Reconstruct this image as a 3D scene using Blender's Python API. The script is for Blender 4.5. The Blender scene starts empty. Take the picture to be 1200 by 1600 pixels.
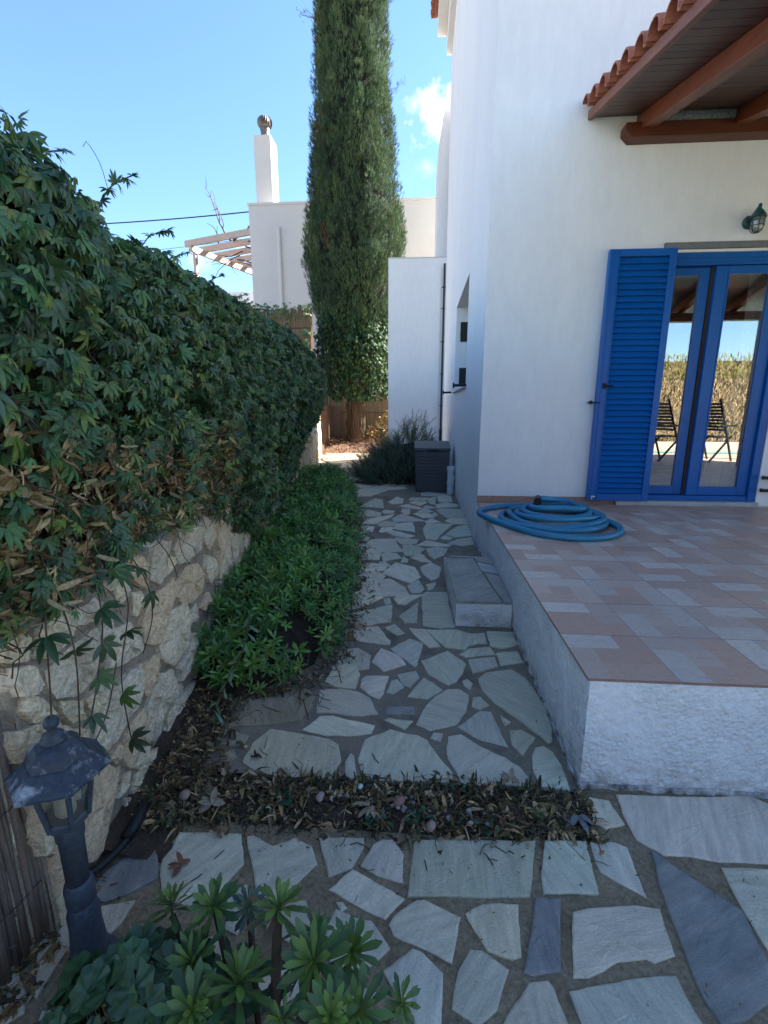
import bpy, bmesh, math, random
import numpy as np
from mathutils import Vector, Matrix, noise as mnoise
random.seed(7); RNG = np.random.default_rng(7)
SC = bpy.context.scene
COL = SC.collection
PI = math.pi
# ------------------------------------------------------------------ camera, sky, sun, exposure
cam_data = bpy.data.cameras.new('camera'); cam = bpy.data.objects.new('camera', cam_data); COL.objects.link(cam)
cam_data.sensor_fit = 'VERTICAL'; cam_data.sensor_height = 24.0; cam_data.lens = 730 / 1600 * 24.0
cam_data.clip_start = 0.02; cam_data.clip_end = 6000
cam.location = (0, 0, 1.4); cam.rotation_euler = (math.radians(90 - 12.3625), 0, math.radians(4.209))
SC.camera = cam
SUN_AZ, SUN_EL = math.radians(60), math.radians(36)
to_sun = Vector((math.sin(SUN_AZ) * math.cos(SUN_EL), math.cos(SUN_AZ) * math.cos(SUN_EL), math.sin(SUN_EL)))
sd = bpy.data.lights.new('sun', 'SUN'); sun = bpy.data.objects.new('sun', sd); COL.objects.link(sun)
sd.energy = 5.0; sd.angle = math.radians(0.5); sd.color = (1.0, 0.91, 0.80)
sun.rotation_euler = (-to_sun).to_track_quat('-Z', 'Y').to_euler(); sun.location = (8, 8, 30)
W = bpy.data.worlds.new('World'); SC.world = W; W.use_nodes = True
wn, wl_ = W.node_tree.nodes, W.node_tree.links
wn.clear()
w_out = wn.new('ShaderNodeOutputWorld'); w_bg = wn.new('ShaderNodeBackground'); w_bg.inputs['Strength'].default_value = 0.053
sky = wn.new('ShaderNodeTexSky'); sky.sky_type = 'NISHITA'; sky.sun_disc = False
sky.sun_elevation = SUN_EL; sky.sun_rotation = SUN_AZ; sky.altitude = 50; sky.air_density = 1.0; sky.dust_density = 0.2; sky.ozone_density = 6.0
tc = wn.new('ShaderNodeTexCoord')
nz = wn.new('ShaderNodeTexNoise'); nz.inputs['Scale'].default_value = 22.0; nz.inputs['Detail'].default_value = 9.0; nz.inputs['Roughness'].default_value = 0.62
wl_.new(tc.outputs['Generated'], nz.inputs['Vector'])
def wmath(op, a, b=None, clamp=False):
    n = wn.new('ShaderNodeMath'); n.operation = op; n.use_clamp = clamp
    for i, v in enumerate((a, b)):
        if v is None: continue
        if isinstance(v, (int, float)): n.inputs[i].default_value = v
        else: wl_.new(v, n.inputs[i])
    return n.outputs[0]
# fair-weather cumulus: (direction, angular radius, thickness)
CLOUDS = [((0.030, 1.163, 0.608), 0.046, 1.0), ((0.075, 1.15, 0.60), 0.055, 1.0), ((-0.022, 1.163, 0.635), 0.018, 0.35), ((0.012, 1.138, 0.506), 0.018, 0.25), ((-0.36, 1.0, 0.315), 0.02, 0.35), ((-0.45, 1.0, 0.29), 0.02, 0.3),
          ((0.45, -1.0, 0.20), 0.06, 0.22), ((0.72, -1.0, 0.2), 0.05, 0.2), ((-0.6, -1.0, 0.3), 0.16, 0.9), ((1.0, 0.3, 0.5), 0.2, 0.9), ((-1.0, -0.2, 0.4), 0.16, 0.8), ((1.0, -0.5, 0.35), 0.18, 0.9)]
mask = None
for d, rad, k in CLOUDS:
    v = Vector(d).normalized()
    dn = wn.new('ShaderNodeVectorMath'); dn.operation = 'DISTANCE'; wl_.new(tc.outputs['Generated'], dn.inputs[0]); dn.inputs[1].default_value = v
    f = wmath('SUBTRACT', 1.0, wmath('DIVIDE', dn.outputs['Value'], rad))
    f = wmath('MULTIPLY', f, 1.0)
    f = wmath('ADD', f, wmath('MULTIPLY', wmath('SUBTRACT', nz.outputs['Fac'], 0.5), 3.0))
    f = wmath('MULTIPLY', wmath('MULTIPLY', f, 1.25, True), k)
    mask = f if mask is None else wmath('MAXIMUM', mask, f)
mix = wn.new('ShaderNodeMixRGB'); wl_.new(mask, mix.inputs['Fac']); mix.inputs['Color2'].default_value = (4.6, 4.6, 4.7, 1)
wl_.new(sky.outputs['Color'], mix.inputs['Color1'])
wl_.new(mix.outputs['Color'], w_bg.inputs['Color']); wl_.new(w_bg.outputs['Background'], w_out.inputs['Surface'])
SC.view_settings.view_transform = 'Standard'; SC.view_settings.look = 'None'; SC.view_settings.gamma = 1.0
SC.view_settings.use_curve_mapping = False; SC.view_settings.exposure = 3.0
SC.cycles.max_bounces = 8; SC.cycles.diffuse_bounces = 4; SC.cycles.transparent_max_bounces = 12
SC.cycles.use_denoising = True

# ------------------------------------------------------------------ helpers
def mat(name, c1, c2=None, scale=4.0, rough=0.7, bump=0.0, bscale=60.0, src=None, spec=0.35, metal=0.0, fine=0.12, detail=6.0, coord='pos', stretch=None, translucent=0.0, c3=None, c3scale=1.5, c3lo=0.55, c3hi=0.7, bdist=0.01, vor=0.0, patchy=0.0, splash=0.0):
    m = bpy.data.materials.new(name); m.use_nodes = True
    N, L = m.node_tree.nodes, m.node_tree.links
    bs = N['Principled BSDF']; out = N['Material Output']
    bs.inputs['Roughness'].default_value = rough; bs.inputs['Metallic'].default_value = metal
    bs.inputs['Specular IOR Level'].default_value = spec
    if coord == 'pos': v = N.new('ShaderNodeNewGeometry').outputs['Position']
    else: v = N.new('ShaderNodeTexCoord').outputs['Object']
    if stretch:
        mp = N.new('ShaderNodeMapping'); mp.inputs['Scale'].default_value = stretch; L.new(v, mp.inputs['Vector']); v = mp.outputs['Vector']
    def nse(sc, det=6.0, ro=0.6):
        n = N.new('ShaderNodeTexNoise'); n.inputs['Scale'].default_value = sc; n.inputs['Detail'].default_value = det; n.inputs['Roughness'].default_value = ro
        L.new(v, n.inputs['Vector']); return n.outputs['Fac']
    def rng(x, lo, hi, a=0.0, b=1.0):
        n = N.new('ShaderNodeMapRange'); n.inputs['From Min'].default_value = lo; n.inputs['From Max'].default_value = hi
        n.inputs['To Min'].default_value = a; n.inputs['To Max'].default_value = b; L.new(x, n.inputs['Value']); return n.outputs['Result']
    if src == 'obj': base = N.new('ShaderNodeObjectInfo').outputs['Color']
    elif src == 'attr':
        at = N.new('ShaderNodeAttribute'); at.attribute_name = 'Col'; base = at.outputs['Color']
    else:
        mx = N.new('ShaderNodeMixRGB'); mx.inputs['Color1'].default_value = (*c1, 1); mx.inputs['Color2'].default_value = (*(c2 or c1), 1)
        L.new(rng(nse(scale, detail), 0.35, 0.65), mx.inputs['Fac']); base = mx.outputs['Color']
    if src and c2:
        mx = N.new('ShaderNodeMixRGB'); L.new(base, mx.inputs['Color1']); mx.inputs['Color2'].default_value = (*c2, 1)
        L.new(rng(nse(scale, detail), 0.5, 0.75, 0, 0.55), mx.inputs['Fac']); base = mx.outputs['Color']
    if c3:
        mx = N.new('ShaderNodeMixRGB'); L.new(base, mx.inputs['Color1']); mx.inputs['Color2'].default_value = (*c3, 1)
        L.new(rng(nse(c3scale, 8.0, 0.65), c3lo, c3hi), mx.inputs['Fac']); base = mx.outputs['Color']
    if splash:                                      # soil splashed up by rain: its own stain on the foot of the wall
        sx = N.new('ShaderNodeSeparateXYZ'); L.new(N.new('ShaderNodeNewGeometry').outputs['Position'], sx.inputs[0])
        ms_ = N.new('ShaderNodeMath'); ms_.operation = 'MULTIPLY'; L.new(rng(sx.outputs['Z'], 0.0, splash, 1.0, 0.0), ms_.inputs[0]); L.new(rng(nse(14.0, 8.0, 0.75), 0.42, 0.66, 0.0, 0.85), ms_.inputs[1])
        mx = N.new('ShaderNodeMixRGB'); L.new(ms_.outputs[0], mx.inputs['Fac']); L.new(base, mx.inputs['Color1']); mx.inputs['Color2'].default_value = (0.24, 0.19, 0.13, 1); base = mx.outputs['Color']
    if fine:
        hs = N.new('ShaderNodeMixRGB'); hs.blend_type = 'MULTIPLY'; hs.inputs['Fac'].default_value = 1.0
        L.new(base, hs.inputs['Color1']); L.new(rng(nse(scale * 9 + 3, 4.0, 0.7), 0.3, 0.7, 1 - fine * 2, 1 + fine), hs.inputs['Color2']); base = hs.outputs['Color']
    L.new(base, bs.inputs['Base Color'])
    if bump:
        h = nse(bscale, 5.0, 0.6)
        if vor:
            vn = N.new('ShaderNodeTexVoronoi'); vn.inputs['Scale'].default_value = vor; L.new(v, vn.inputs['Vector'])
            ad = N.new('ShaderNodeMath'); ad.operation = 'ADD'; L.new(h, ad.inputs[0]); L.new(vn.outputs['Distance'], ad.inputs[1]); h = ad.outputs[0]
        if patchy:
            pmx = N.new('ShaderNodeMath'); pmx.operation = 'MULTIPLY'; L.new(h, pmx.inputs[0]); L.new(rng(nse(patchy, 3.0), 0.38, 0.62, 0.15, 1.0), pmx.inputs[1]); h = pmx.outputs[0]
        b = N.new('ShaderNodeBump'); b.inputs['Strength'].default_value = bump; b.inputs['Distance'].default_value = bdist
        L.new(h, b.inputs['Height']); L.new(b.outputs['Normal'], bs.inputs['Normal'])
    if translucent:
        tr = N.new('ShaderNodeBsdfTranslucent'); L.new(base, tr.inputs['Color']); ms = N.new('ShaderNodeMixShader'); ms.inputs['Fac'].default_value = translucent
        L.new(bs.outputs['BSDF'], ms.inputs[1]); L.new(tr.outputs['BSDF'], ms.inputs[2]); L.new(ms.outputs['Shader'], out.inputs['Surface'])
    return m

def root_loc(o):
    while o.parent: o = o.parent
    return Vector(o.location)
def setp(o, label=None, cat=None, group=None, kind=None):
    for k, v in (('label', label), ('category', cat), ('group', group), ('kind', kind)):
        if v: o[k] = v
    return o
def thing(name, loc, label, cat, group=None):
    o = bpy.data.objects.new(name, None); COL.objects.link(o); o.location = loc; o.empty_display_size = 0.1
    return setp(o, label, cat, group)
def link(name, me, parent=None):
    o = bpy.data.objects.new(name, me); COL.objects.link(o)
    if parent: o.parent = parent
    return o

class MB:
    """collects faces in world metres, then links them as one mesh object"""
    def __init__(s): s.v = []; s.f = []; s.m = []; s.c = []; s.cur = 0; s.col = (1, 1, 1)
    def add(s, vs, fs):
        b = len(s.v); s.v += [tuple(p) for p in vs]; s.c += [s.col] * len(vs)
        for f in fs: s.f.append(tuple(i + b for i in f)); s.m.append(s.cur)
        return s
    def box(s, x0, y0, z0, x1, y1, z1, mtx=None):
        vs = [Vector(p) for p in ((x0,y0,z0),(x1,y0,z0),(x1,y1,z0),(x0,y1,z0),(x0,y0,z1),(x1,y0,z1),(x1,y1,z1),(x0,y1,z1))]
        if mtx is not None: vs = [mtx @ p for p in vs]
        return s.add(vs, [(0,3,2,1),(4,5,6,7),(0,1,5,4),(1,2,6,5),(2,3,7,6),(3,0,4,7)])
    def cbox(s, c, size, mtx=None):
        hx, hy, hz = (k / 2 for k in size)
        M = Matrix.Translation(c) @ (mtx or Matrix())
        return s.box(-hx, -hy, -hz, hx, hy, hz, M)
    def tube(s, pts, r, n=6, caps=True):
        pts = [Vector(p) for p in pts]; rs = r if isinstance(r, (list, tuple)) else [r] * len(pts)
        vs = []; up = None
        for i, p in enumerate(pts):
            t = (pts[min(i + 1, len(pts) - 1)] - pts[max(i - 1, 0)])
            t = t.normalized() if t.length > 1e-9 else Vector((0, 0, 1))
            if up is None: up = Vector((0, 0, 1)) if abs(t.z) < 0.9 else Vector((1, 0, 0))
            a = t.cross(up)
            if a.length < 1e-4: a = t.cross(Vector((0.3, 1, 0.2)))
            a.normalize(); b = a.cross(t); up = b
            for k in range(n):
                w = 2 * PI * k / n; vs.append(p + (a * math.cos(w) + b * math.sin(w)) * rs[i])
        fs = [(i*n+k, i*n+(k+1)%n, (i+1)*n+(k+1)%n, (i+1)*n+k) for i in range(len(pts)-1) for k in range(n)]
        if caps: fs += [tuple(range(n))[::-1], tuple(range((len(pts)-1)*n, len(pts)*n))]
        return s.add(vs, fs)
    def lathe(s, c, prof, n=24, rot=0.0, close=True):
        c = Vector(c); vs = []
        for r, z in prof:
            for k in range(n):
                w = 2 * PI * k / n + rot; vs.append((c.x + r * math.cos(w), c.y + r * math.sin(w), c.z + z))
        fs = [(i*n+k, i*n+(k+1)%n, (i+1)*n+(k+1)%n, (i+1)*n+k) for i in range(len(prof)-1) for k in range(n)]
        if close: fs += [tuple(range(n))[::-1], tuple(range((len(prof)-1)*n, len(prof)*n))]
        return s.add(vs, fs)
    def prism(s, poly, fn, d0, d1):
        n = len(poly)
        vs = [fn(p, d0) for p in poly] + [fn(p, d1) for p in poly]
        return s.add(vs, [tuple(range(n))[::-1], tuple(range(n, 2*n))] + [(i, (i+1)%n, n+(i+1)%n, n+i) for i in range(n)])
    def build(s, name, mats, parent=None, smooth=False, attr=False, bevel=0.0):
        me = bpy.data.meshes.new(name)
        o0 = root_loc(parent) if parent else Vector((0, 0, 0))
        me.from_pydata([(p[0]-o0.x, p[1]-o0.y, p[2]-o0.z) for p in s.v], [], s.f)
        for m in (mats if isinstance(mats, (list, tuple)) else [mats]): me.materials.append(m)
        me.polygons.foreach_set('material_index', s.m)
        if smooth: me.polygons.foreach_set('use_smooth', [True] * len(s.f))
        if attr:
            a = me.color_attributes.new('Col', 'FLOAT_COLOR', 'POINT'); a.data.foreach_set('color', [k for c in s.c for k in (*c, 1.0)])
        bm = bmesh.new(); bm.from_mesh(me); bmesh.ops.recalc_face_normals(bm, faces=bm.faces); bm.to_mesh(me); bm.free()
        me.update()
        o = link(name, me, parent)
        if bevel:
            md = o.modifiers.new('Bevel', 'BEVEL'); md.width = bevel; md.segments = 2; md.limit_method = 'ANGLE'; md.angle_limit = math.radians(40)
        return o

def np_mesh(name, V, F, material, cols=None, parent=None, smooth=True):
    o0 = np.array(root_loc(parent)) if parent else np.zeros(3)
    me = bpy.data.meshes.new(name); nv, nf = len(V), len(F)
    me.vertices.add(nv); me.vertices.foreach_set('co', (V - o0).astype(np.float32).ravel())
    me.loops.add(nf * 4); me.loops.foreach_set('vertex_index', F.astype(np.int32).ravel())
    me.polygons.add(nf); me.polygons.foreach_set('loop_start', np.arange(0, nf * 4, 4, dtype=np.int32)); me.polygons.foreach_set('loop_total', np.full(nf, 4, dtype=np.int32))
    if smooth: me.polygons.foreach_set('use_smooth', np.ones(nf, dtype=bool))
    if cols is not None:
        a = me.color_attributes.new('Col', 'FLOAT_COLOR', 'POINT'); a.data.foreach_set('color', np.concatenate([cols, np.ones((nv, 1))], 1).astype(np.float32).ravel())
    me.materials.append(material); me.update(calc_edges=True); me.validate()
    return link(name, me, parent)

def nrm(a): return a / np.maximum(np.linalg.norm(a, axis=-1, keepdims=True), 1e-9)
def frames(fwd, normal):
    f = nrm(np.asarray(fwd, float)); x = nrm(np.cross(f, normal)); n = np.cross(x, f)
    return np.stack([x, f, n], axis=-1)
def scatter(variants, P, R, S, C=None):
    """variants: [(V, F)] leaf shapes; one copy at each P with rotation R, size S, colour C"""
    idx = RNG.integers(0, len(variants), len(P)); Vs, Fs, Cs = [], [], []; base = 0
    for k, (V, F) in enumerate(variants):
        sel = np.where(idx == k)[0]
        if not len(sel): continue
        pts = np.einsum('nij,vj->nvi', R[sel], V) * S[sel][:, None, None] + P[sel][:, None, :]
        nv = len(V); Vs.append(pts.reshape(-1, 3))
        Fs.append((F[None] + (np.arange(len(sel)) * nv)[:, None, None]).reshape(-1, 4) + base); base += nv * len(sel)
        if C is not None: Cs.append(np.repeat(C[sel], nv, axis=0))
    return np.concatenate(Vs), np.concatenate(Fs), (np.concatenate(Cs) if C is not None else None)
def leaf(L=1.0, Wd=0.3, rows=4, curl=0.15, fold=0.12, shape='lance', y0=0.0):
    V = []
    for i in range(rows + 1):
        t = i / rows
        if shape == 'lance': w = math.sin(PI * min(1, t * 0.92 + 0.06)) ** 0.8
        elif shape == 'spoon': w = (0.18 + 0.82 * t ** 1.3) * (1 - max(0, t - 0.72) ** 2 * 11) if t < 1 else 0.12
        elif shape == 'needle': w = 1 - 0.75 * t
        else: w = math.sin(PI * (0.08 + 0.88 * t)) ** 0.55
        w = max(w, 0.05) * Wd * 0.5; y = y0 + L * t; z = -curl * L * t * t
        V += [(-w, y, z + fold * w), (0, y, z), (w, y, z + fold * w)]
    F = []
    for i in range(rows):
        for k in (0, 1): a = i * 3 + k; F.append((a, a + 1, a + 4, a + 3))
    return np.array(V, float), np.array(F, int)
def merge_shapes(lst):
    Vs, Fs, b = [], [], 0
    for V, F in lst: Vs.append(V); Fs.append(F + b); b += len(V)
    return np.concatenate(Vs), np.concatenate(Fs)
def rotz(V, a):
    c, s = math.cos(a), math.sin(a); return V @ np.array([[c, -s, 0], [s, c, 0], [0, 0, 1]]).T
def rotx(V, a):
    c, s = math.cos(a), math.sin(a); return V @ np.array([[1, 0, 0], [0, c, -s], [0, s, c]]).T
def roty(V, a):
    c, s = math.cos(a), math.sin(a); return V @ np.array([[c, 0, s], [0, 1, 0], [-s, 0, c]]).T
def palmate(n=5, L=0.075, Wd=0.024, spread=1.25, rows=3, seed=0):
    r = random.Random(seed); out = []
    for i in range(n):
        a = (i / (n - 1) - 0.5) * 2 * spread + r.uniform(-0.1, 0.1); k = 1 - 0.35 * abs(i / (n - 1) - 0.5) * 2
        V, F = leaf(L * k * r.uniform(0.9, 1.1), Wd * r.uniform(0.85, 1.15), rows, curl=r.uniform(0.1, 0.45), fold=r.uniform(0.1, 0.5), y0=0.004)
        out.append((rotz(rotx(V, r.uniform(-0.25, 0.15)), a), F))
    return merge_shapes(out)
def fbm(p, o=4): return mnoise.fractal(Vector(p), 0.9, 2.0, o)
def rough_poly(poly, amp, step, seed, sm=False):
    """subdivide a polygon's edges and break them up as split stone breaks"""
    r = random.Random(seed); out = []
    n = len(poly)
    for i in range(n):
        a, b = Vector(poly[i]), Vector(poly[(i + 1) % n]); d = b - a; L = d.length; k = max(1, int(L / step))
        nr = Vector((-d.y, d.x)).normalized() if L > 0 else Vector((0, 0))
        for j in range(k):
            t = j / k; p = a.lerp(b, t)
            w = amp * (0.5 if j == 0 else 1.0)
            out.append(p + nr * (mnoise.noise(Vector((p.x * 14, p.y * 14, seed))) * w * 1.2 + r.uniform(-w, w) * 0.35))
    return [(p.x, p.y) for p in out]
def inset(poly, d):
    c = Vector((sum(p[0] for p in poly) / len(poly), sum(p[1] for p in poly) / len(poly))); out = []
    for p in poly:
        v = Vector(p) - c; L = max(v.length, 1e-5); out.append(tuple(c + v * max(0.3, 1 - d / L)))
    return out
def slab_mesh(poly, fn, d0, d1, edge, seed, bulge=0.0):
    """a split stone: base outline, slightly smaller broken top, both mapped to space by fn"""
    m = MB(); n = len(poly); top = inset(poly, edge); r = random.Random(seed)
    c = (sum(p[0] for p in poly) / n, sum(p[1] for p in poly) / n)
    mid = [((p[0] * 0.5 + c[0] * 0.5), (p[1] * 0.5 + c[1] * 0.5)) for p in top]
    j = lambda: r.uniform(-1, 1) * bulge
    vs = [fn(p, d0) for p in poly] + [fn(p, d1 - edge * 0.35 + j() * 0.3) for p in poly] + [fn(p, d1 + j() * 0.5) for p in top] + [fn(p, d1 + bulge * 0.5 + j()) for p in mid] + [fn(c, d1 + bulge * 0.6 + j())]
    fs = []
    for k in range(3):
        for i in range(n): fs.append((k*n+i, k*n+(i+1)%n, (k+1)*n+(i+1)%n, (k+1)*n+i))
    fs += [(3*n+i, 3*n+(i+1)%n, 4*n) for i in range(n)]
    m.add(vs, fs); return m
PATIO_STONES=[('p',[(-0.161,1.183),(-0.128,1.263),(-0.101,1.28),(-0.066,1.283),(-0.027,1.232),(-0.027,1.14),(-0.098,1.153)]),('w',[(-0.249,1.103),(-0.182,1.17),(-0.123,1.144),(-0.02,1.092),(-0.072,1.032),(-0.152,1.061)]),('g',[(0.008,1.287),(0.408,1.312),(0.347,1.125),(-0.013,1.099)]),('g',[(0.438,1.314),(0.572,1.324),(0.551,1.149),(0.389,1.137),(0.399,1.207)]),('b',[(0.586,1.32),(0.666,1.327),(0.7,1.311),(0.687,1.148),(0.582,1.219),(0.578,1.252)]),('l',[(-0.06,1.019),(-0.05,1.042),(0.013,1.091),(0.038,1.095),(0.139,1.053),(0.107,0.939),(-0.047,0.993)]),('l',[(0.153,1.063),(0.203,1.093),(0.307,1.1),(0.289,0.967),(0.263,0.959),(0.202,0.975),(0.174,1.02)]),('s',[(0.361,1.123),(0.433,1.124),(0.382,0.941),(0.309,0.923),(0.287,0.931),(0.318,1.009)]),('w',[(0.458,1.093),(0.497,1.103),(0.648,1.125),(0.709,1.119),(0.69,0.999),(0.63,0.979),(0.612,0.986),(0.535,0.974),(0.447,0.932),(0.408,0.93)]),('b',[(-0.236,0.987),(-0.215,1.051),(-0.161,1.031),(-0.111,1.026),(-0.054,0.961),(-0.101,0.918),(-0.155,0.893),(-0.209,0.92)]),('l',[(-0.218,1.067),(-0.2,1.07),(-0.184,1.055),(-0.199,1.043)]),('b',[(-0.069,0.907),(0.005,0.966),(0.031,0.958),(0.083,0.914),(0.074,0.812),(0.03,0.793),(-0.027,0.857)]),('g',[(0.099,0.845),(0.123,0.926),(0.157,0.974),(0.188,0.974),(0.252,0.935),(0.207,0.849),(0.174,0.825),(0.158,0.816),(0.111,0.838)]),('l',[(0.215,0.822),(0.268,0.879),(0.295,0.911),(0.344,0.919),(0.355,0.902),(0.368,0.833),(0.345,0.798),(0.221,0.789)]),('b',[(0.389,0.9),(0.485,0.921),(0.566,0.939),(0.625,0.95),(0.668,0.952),(0.67,0.91),(0.681,0.859),(0.672,0.837),(0.404,0.817),(0.399,0.847)]),('s',[(0.773,1.302),(0.789,1.291),(0.865,1.202),(0.94,1.129),(0.921,1.001),(0.865,0.911),(0.774,0.869),(0.722,0.859),(0.709,0.923),(0.727,1.077),(0.742,1.193)]),('p',[(0.751,1.529),(0.992,1.537),(1.244,1.557),(1.284,1.528),(1.337,1.528),(1.166,1.29),(1.09,1.283),(0.971,1.281),(0.874,1.292),(0.804,1.289),(0.743,1.343),(0.741,1.451)]),('w',[(0.962,1.262),(1.033,1.266),(1.154,1.266),(0.971,1.012),(0.941,1.03),(0.944,1.12),(0.952,1.193)]),('w',[(0.626,1.514),(0.714,1.497),(0.728,1.399),(0.656,1.375),(0.613,1.413)]),('l',[(-0.786,1.257),(-0.575,1.266),(-0.528,1.163),(-0.557,1.096),(-0.593,1.031),(-0.614,1.021),(-0.684,1.034),(-0.725,1.04),(-0.77,1.107),(-0.791,1.158),(-0.78,1.196)]),('l',[(-0.555,1.259),(-0.535,1.266),(-0.455,1.231),(-0.393,1.265),(-0.329,1.24),(-0.297,1.18),(-0.369,1.078),(-0.387,1.052),(-0.459,1.078),(-0.496,1.155)]),('b',[(-0.311,1.271),(-0.162,1.282),(-0.155,1.253),(-0.186,1.174),(-0.254,1.14)]),('s',[(-0.959,1.029),(-0.945,1.108),(-0.908,1.164),(-0.831,1.198),(-0.771,1.1),(-0.834,1.047),(-0.885,1.02)]),('p',[(-1.008,0.955),(-0.934,0.994),(-0.8,1.031),(-0.804,0.97),(-0.828,0.924),(-0.908,0.898),(-0.903,0.791),(-0.913,0.794),(-0.984,0.893)]),('b',[(-1.032,0.828),(-0.99,0.838),(-0.938,0.799),(-0.911,0.763),(-0.94,0.737),(-0.977,0.735),(-1.055,0.816)]),('b',[(-0.872,0.769),(-0.81,0.783),(-0.773,0.744),(-0.857,0.732)]),('b',[(-0.539,1.06),(-0.496,1.101),(-0.471,1.046),(-0.472,0.962),(-0.513,0.975)]),('b',[(-0.356,1.055),(-0.307,1.066),(-0.271,1.009),(-0.329,0.956),(-0.407,0.982)]),('w',[(-0.776,0.963),(-0.728,0.975),(-0.701,0.937),(-0.73,0.897)]),('b',[(-0.619,0.809),(-0.576,0.851),(-0.503,0.769),(-0.592,0.763)]),('b',[(-0.136,0.877),(-0.079,0.862),(-0.092,0.836),(-0.144,0.82)]),('l',[(-0.62,0.935),(-0.515,0.958),(-0.465,0.902),(-0.516,0.863),(-0.59,0.878)]),('w',[(-0.392,0.886),(-0.316,0.912),(-0.254,0.862),(-0.318,0.807),(-0.391,0.839)]),('l',[(-0.862,0.872),(-0.764,0.909),(-0.688,0.871),(-0.751,0.825),(-0.819,0.827)])]
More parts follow.
